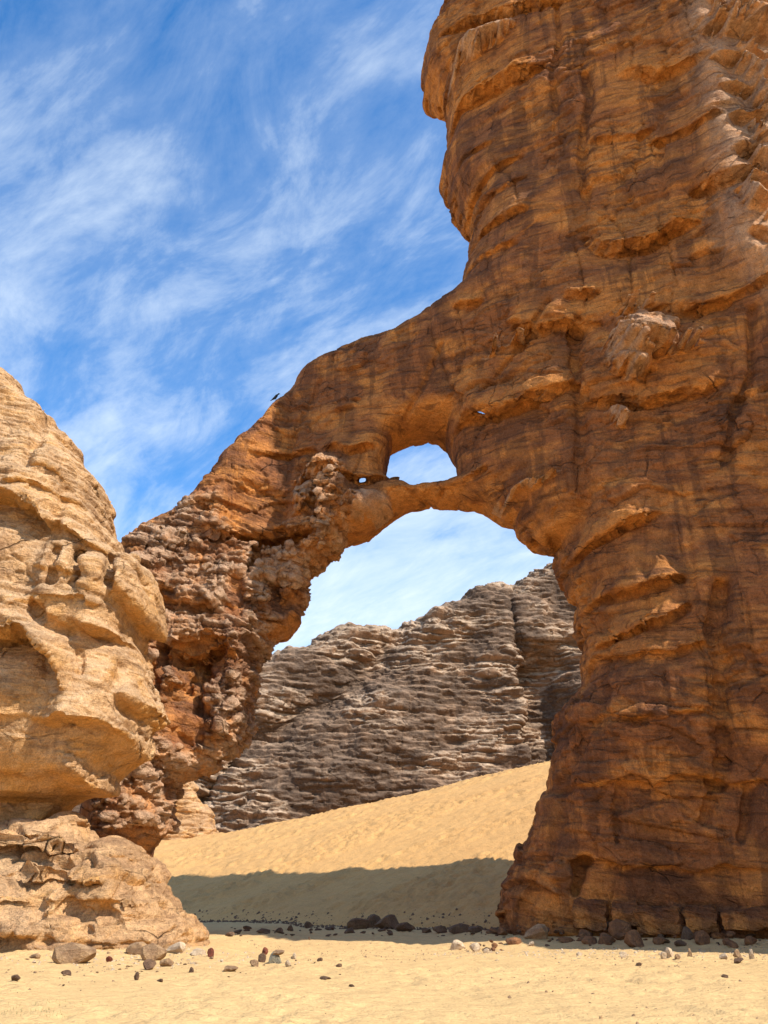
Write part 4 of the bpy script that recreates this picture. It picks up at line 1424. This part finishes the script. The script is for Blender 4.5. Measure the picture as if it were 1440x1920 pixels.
def block_mesh(seed, w, d, h):
    """a squared, chipped sandstone block"""
    bm = bmesh.new()
    bmesh.ops.create_cube(bm, size=1.0)
    bmesh.ops.subdivide_edges(bm, edges=bm.edges[:], cuts=9, use_grid_fill=True)
    co = np.array([v.co[:] for v in bm.verts], np.float32)
    rad = np.linalg.norm(np.abs(co) ** 5, axis=1) ** 0.2
    co = co / (1 + 0.7 * np.maximum(rad - 0.5, 0))[:, None]
    co = co * np.array([w, d, h])
    co += 0.13 * np.stack([fbm(co[:, 0] * 1.1 + seed * 3.3, co[:, 1] * 1.1, co[:, 2] * 1.5 + k * 9, 5, 0.62, seed=k + 3) for k in range(3)], 1)
    for v, c in zip(bm.verts, co):
        v.co = c
    me = bpy.data.meshes.new('rock_block')
    bm.to_mesh(me)
    bm.free()
    me.materials.append(M_ARCH)
    return me


tower = bpy.data.objects['rock_tower']
for k, (pa, pb, ya, yb) in enumerate([(1106, 1158, 1692, 1742), (1172, 1214, 1690, 1738), (1224, 1300, 1702, 1746), (1318, 1374, 1696, 1748),
                                      (1380, 1470, 1706, 1748), (1290, 1350, 1748, 1772), (1362, 1420, 1750, 1774)]):
    x0, z0 = on_sheet(pa, yb, arch_sheet, -2.6)
    x1, z1 = on_sheet(pb, ya, arch_sheet, -2.6)
    xc, zc = (x0 + x1) / 2, (z0 + z1) / 2
    yf = front_at(xc, max(zc, 0.2))
    o = bpy.data.objects.new('rock_block', block_mesh(k, (x1 - x0) * rs.uniform(1.12, 1.3), 1.5, (z1 - z0) * rs.uniform(0.85, 1.25)))
    C.objects.link(o)
    o.parent = tower
    o.location = (xc + rs.uniform(-0.1, 0.1), yf + 0.70 + rs.uniform(-0.1, 0.06), zc + rs.uniform(-0.12, 0.1))
    o.rotation_euler = (rs.uniform(-0.06, 0.06), rs.uniform(-0.07, 0.07), -0.54 + rs.uniform(-0.1, 0.1))

x, z = on_sheet(741, 893, arch_sheet)
y = float(arch_sheet(np.float64(x))) - 0.6
zt_ = top_at(x, y, 0.4, z - 2.5, z + 0.9)
if zt_ is not None:
    o = stone('stone_slab', 4, M_STONE, (x, y, zt_ - 0.05), (0.75, 0.6, 0.42), 0.2)
    tag(o, 'small flat slab lying on the sill of the little window in the arch', 'stone')

x, z = on_sheet(96, 786, left_sheet)
o = stone('perched_stone', 2, M_STONE_DARK, (x, float(left_sheet(np.float64(x))), z - 0.12), (0.34, 0.3, 0.34), 0.4)
tag(o, 'small dark stone perched on the sloping crest of the left rock', 'stone')


# ------------------------------------------------------------------ the black bird on the arch's back
def loft(bm, rings, seg=10):
    """rings: (x, y, z, half width, half height) along a body, closed at both ends"""
    loops = []
    for cx, cy, cz, a, b in rings:
        loops.append([bm.verts.new((cx, cy + a * math.cos(t), cz + b * math.sin(t))) for t in (2 * math.pi * i / seg for i in range(seg))])
    for l0, l1 in zip(loops[:-1], loops[1:]):
        for i in range(seg):
            bm.faces.new((l0[i], l0[(i + 1) % seg], l1[(i + 1) % seg], l1[i]))
    bm.faces.new(loops[0][::-1])
    bm.faces.new(loops[-1])


def bird_part(name, rings, mat, parent, seg=10):
    bm = bmesh.new()
    loft(bm, rings, seg)
    bmesh.ops.recalc_face_normals(bm, faces=bm.faces[:])
    me = bpy.data.meshes.new(name)
    bm.to_mesh(me)
    bm.free()
    me.polygons.foreach_set('use_smooth', np.ones(len(me.polygons), bool))
    me.materials.append(mat)
    o = bpy.data.objects.new(name, me)
    C.objects.link(o)
    o.parent = parent
    return o


def plain(name, col, rough):
    m, t = material(name)
    tc = t.n('ShaderNodeTexCoord')
    nz = t.noise(tc.outputs['Object'], 40, 3, 0.6, stretch=(0.3, 1, 1))
    b = t.n('ShaderNodeBsdfPrincipled', i_Roughness=rough)
    t.l(t.mix(nz, tuple(c * 0.6 for c in col), tuple(c * 1.4 for c in col)), b.inputs['Base Color'])
    out = t.n('ShaderNodeOutputMaterial')
    t.l(b.outputs[0], out.inputs[0])
    return m


M_FEATHER = plain('black_feathers', (0.012, 0.012, 0.016), 0.5)
M_BEAK = plain('black_horn', (0.02, 0.018, 0.018), 0.35)
kx, kz = ray_k(512, 756)
m_ = (np.abs(ARCH[:, 0] / ARCH[:, 1] - kx) < 0.0035) & (ARCH[:, 2] / ARCH[:, 1] > kz - 0.12)
cand = ARCH[m_]
bx, by, bz_ = (float(c) for c in cand[np.argmax((cand[:, 2] - CAM_Z) / cand[:, 1])])       # the highest point of the back on that line
bird = empty('bird', (bx, by, bz_ - 0.01))
bird.scale = (1.12, 1.12, 1.12)
tag(bird, 'black crow like bird perched on the sloping back of the arch', 'bird')
# body rises from tail (left, low) to head (right, high)
bird_part('body', [(-0.15, 0, 0.10, 0.012, 0.012), (-0.10, 0, 0.14, 0.06, 0.055), (-0.02, 0, 0.21, 0.095, 0.095), (0.05, 0, 0.29, 0.095, 0.10), (0.10, 0, 0.36, 0.07, 0.075),
                   (0.125, 0, 0.41, 0.052, 0.055), (0.155, 0, 0.445, 0.055, 0.055), (0.19, 0, 0.45, 0.04, 0.042), (0.21, 0, 0.447, 0.014, 0.014)], M_FEATHER, bird, 12)
bird_part('beak', [(0.20, 0, 0.447, 0.016, 0.017), (0.24, 0, 0.442, 0.012, 0.013), (0.275, 0, 0.43, 0.003, 0.004)], M_BEAK, bird, 8)
bird_part('tail', [(-0.10, 0, 0.135, 0.045, 0.016), (-0.20, 0, 0.055, 0.05, 0.010), (-0.29, 0, -0.02, 0.055, 0.006)], M_FEATHER, bird, 8)
for s_ in (-1, 1):
    bird_part('wing', [(0.08, 0.085 * s_, 0.33, 0.018, 0.045), (0.0, 0.10 * s_, 0.25, 0.022, 0.075), (-0.10, 0.075 * s_, 0.15, 0.016, 0.05), (-0.22, 0.035 * s_, 0.055, 0.006, 0.014)], M_FEATHER, bird, 10)
    bm = bmesh.new()
    bmesh.ops.create_cone(bm, cap_ends=True, segments=6, radius1=0.008, radius2=0.014, depth=0.17)
    bmesh.ops.translate(bm, verts=bm.verts, vec=(0.02, 0.04 * s_, 0.085))
    for dx, dy in ((0.05, 0.0), (0.045, 0.02), (0.045, -0.02), (-0.04, 0.0)):         # toes
        r = bmesh.ops.create_cube(bm, size=1.0)
        for v_ in r['verts']:
            t_ = v_.co.x + 0.5
            v_.co = (0.02 + dx * t_, 0.04 * s_ + dy * t_ + 0.010 * v_.co.y, 0.006 + 0.010 * v_.co.z)
    me = bpy.data.meshes.new('leg')
    bm.to_mesh(me)
    bm.free()
    me.materials.append(M_BEAK)
    o = bpy.data.objects.new('leg', me)
    C.objects.link(o)
    o.parent = bird


# ------------------------------------------------------------------ faint tufts of grass, lower left
M_GRASS = plain('dry_green_grass', (0.17, 0.17, 0.06), 0.9)
vs, fs = [], []
rg = np.random.RandomState(9)
for cx_, cy_, n_, sp_ in ((40, 1906, 60, 0.32), (72, 1908, 50, 0.28), (15, 1902, 20, 0.25), (110, 1888, 16, 0.3), (150, 1882, 12, 0.3), (1192, 1853, 14, 0.08)):
    gx, gy = on_ground(cx_, cy_)
    for _ in range(n_):
        x, y = gx + rg.normal() * sp_, gy + rg.normal() * sp_
        z = float(ground_z(np.array([[x]], np.float32), np.array([[y]], np.float32))[0, 0])
        a, h, ln = rg.uniform(0, 6.28), rg.uniform(0.02, 0.07), rg.uniform(0, 0.04)
        i0 = len(vs)
        vs += [(x - 0.004 * math.sin(a), y + 0.004 * math.cos(a), z - 0.005), (x + 0.004 * math.sin(a), y - 0.004 * math.cos(a), z - 0.005), (x + ln * math.cos(a), y + ln * math.sin(a), z + h)]
        fs.append((i0, i0 + 1, i0 + 2))
me = raw_mesh(np.array(vs, np.float32), np.array(fs, np.int32))
me.name = 'grass'
me.materials.append(M_GRASS)
o = bpy.data.objects.new('grass', me)
C.objects.link(o)
o['kind'] = 'stuff'
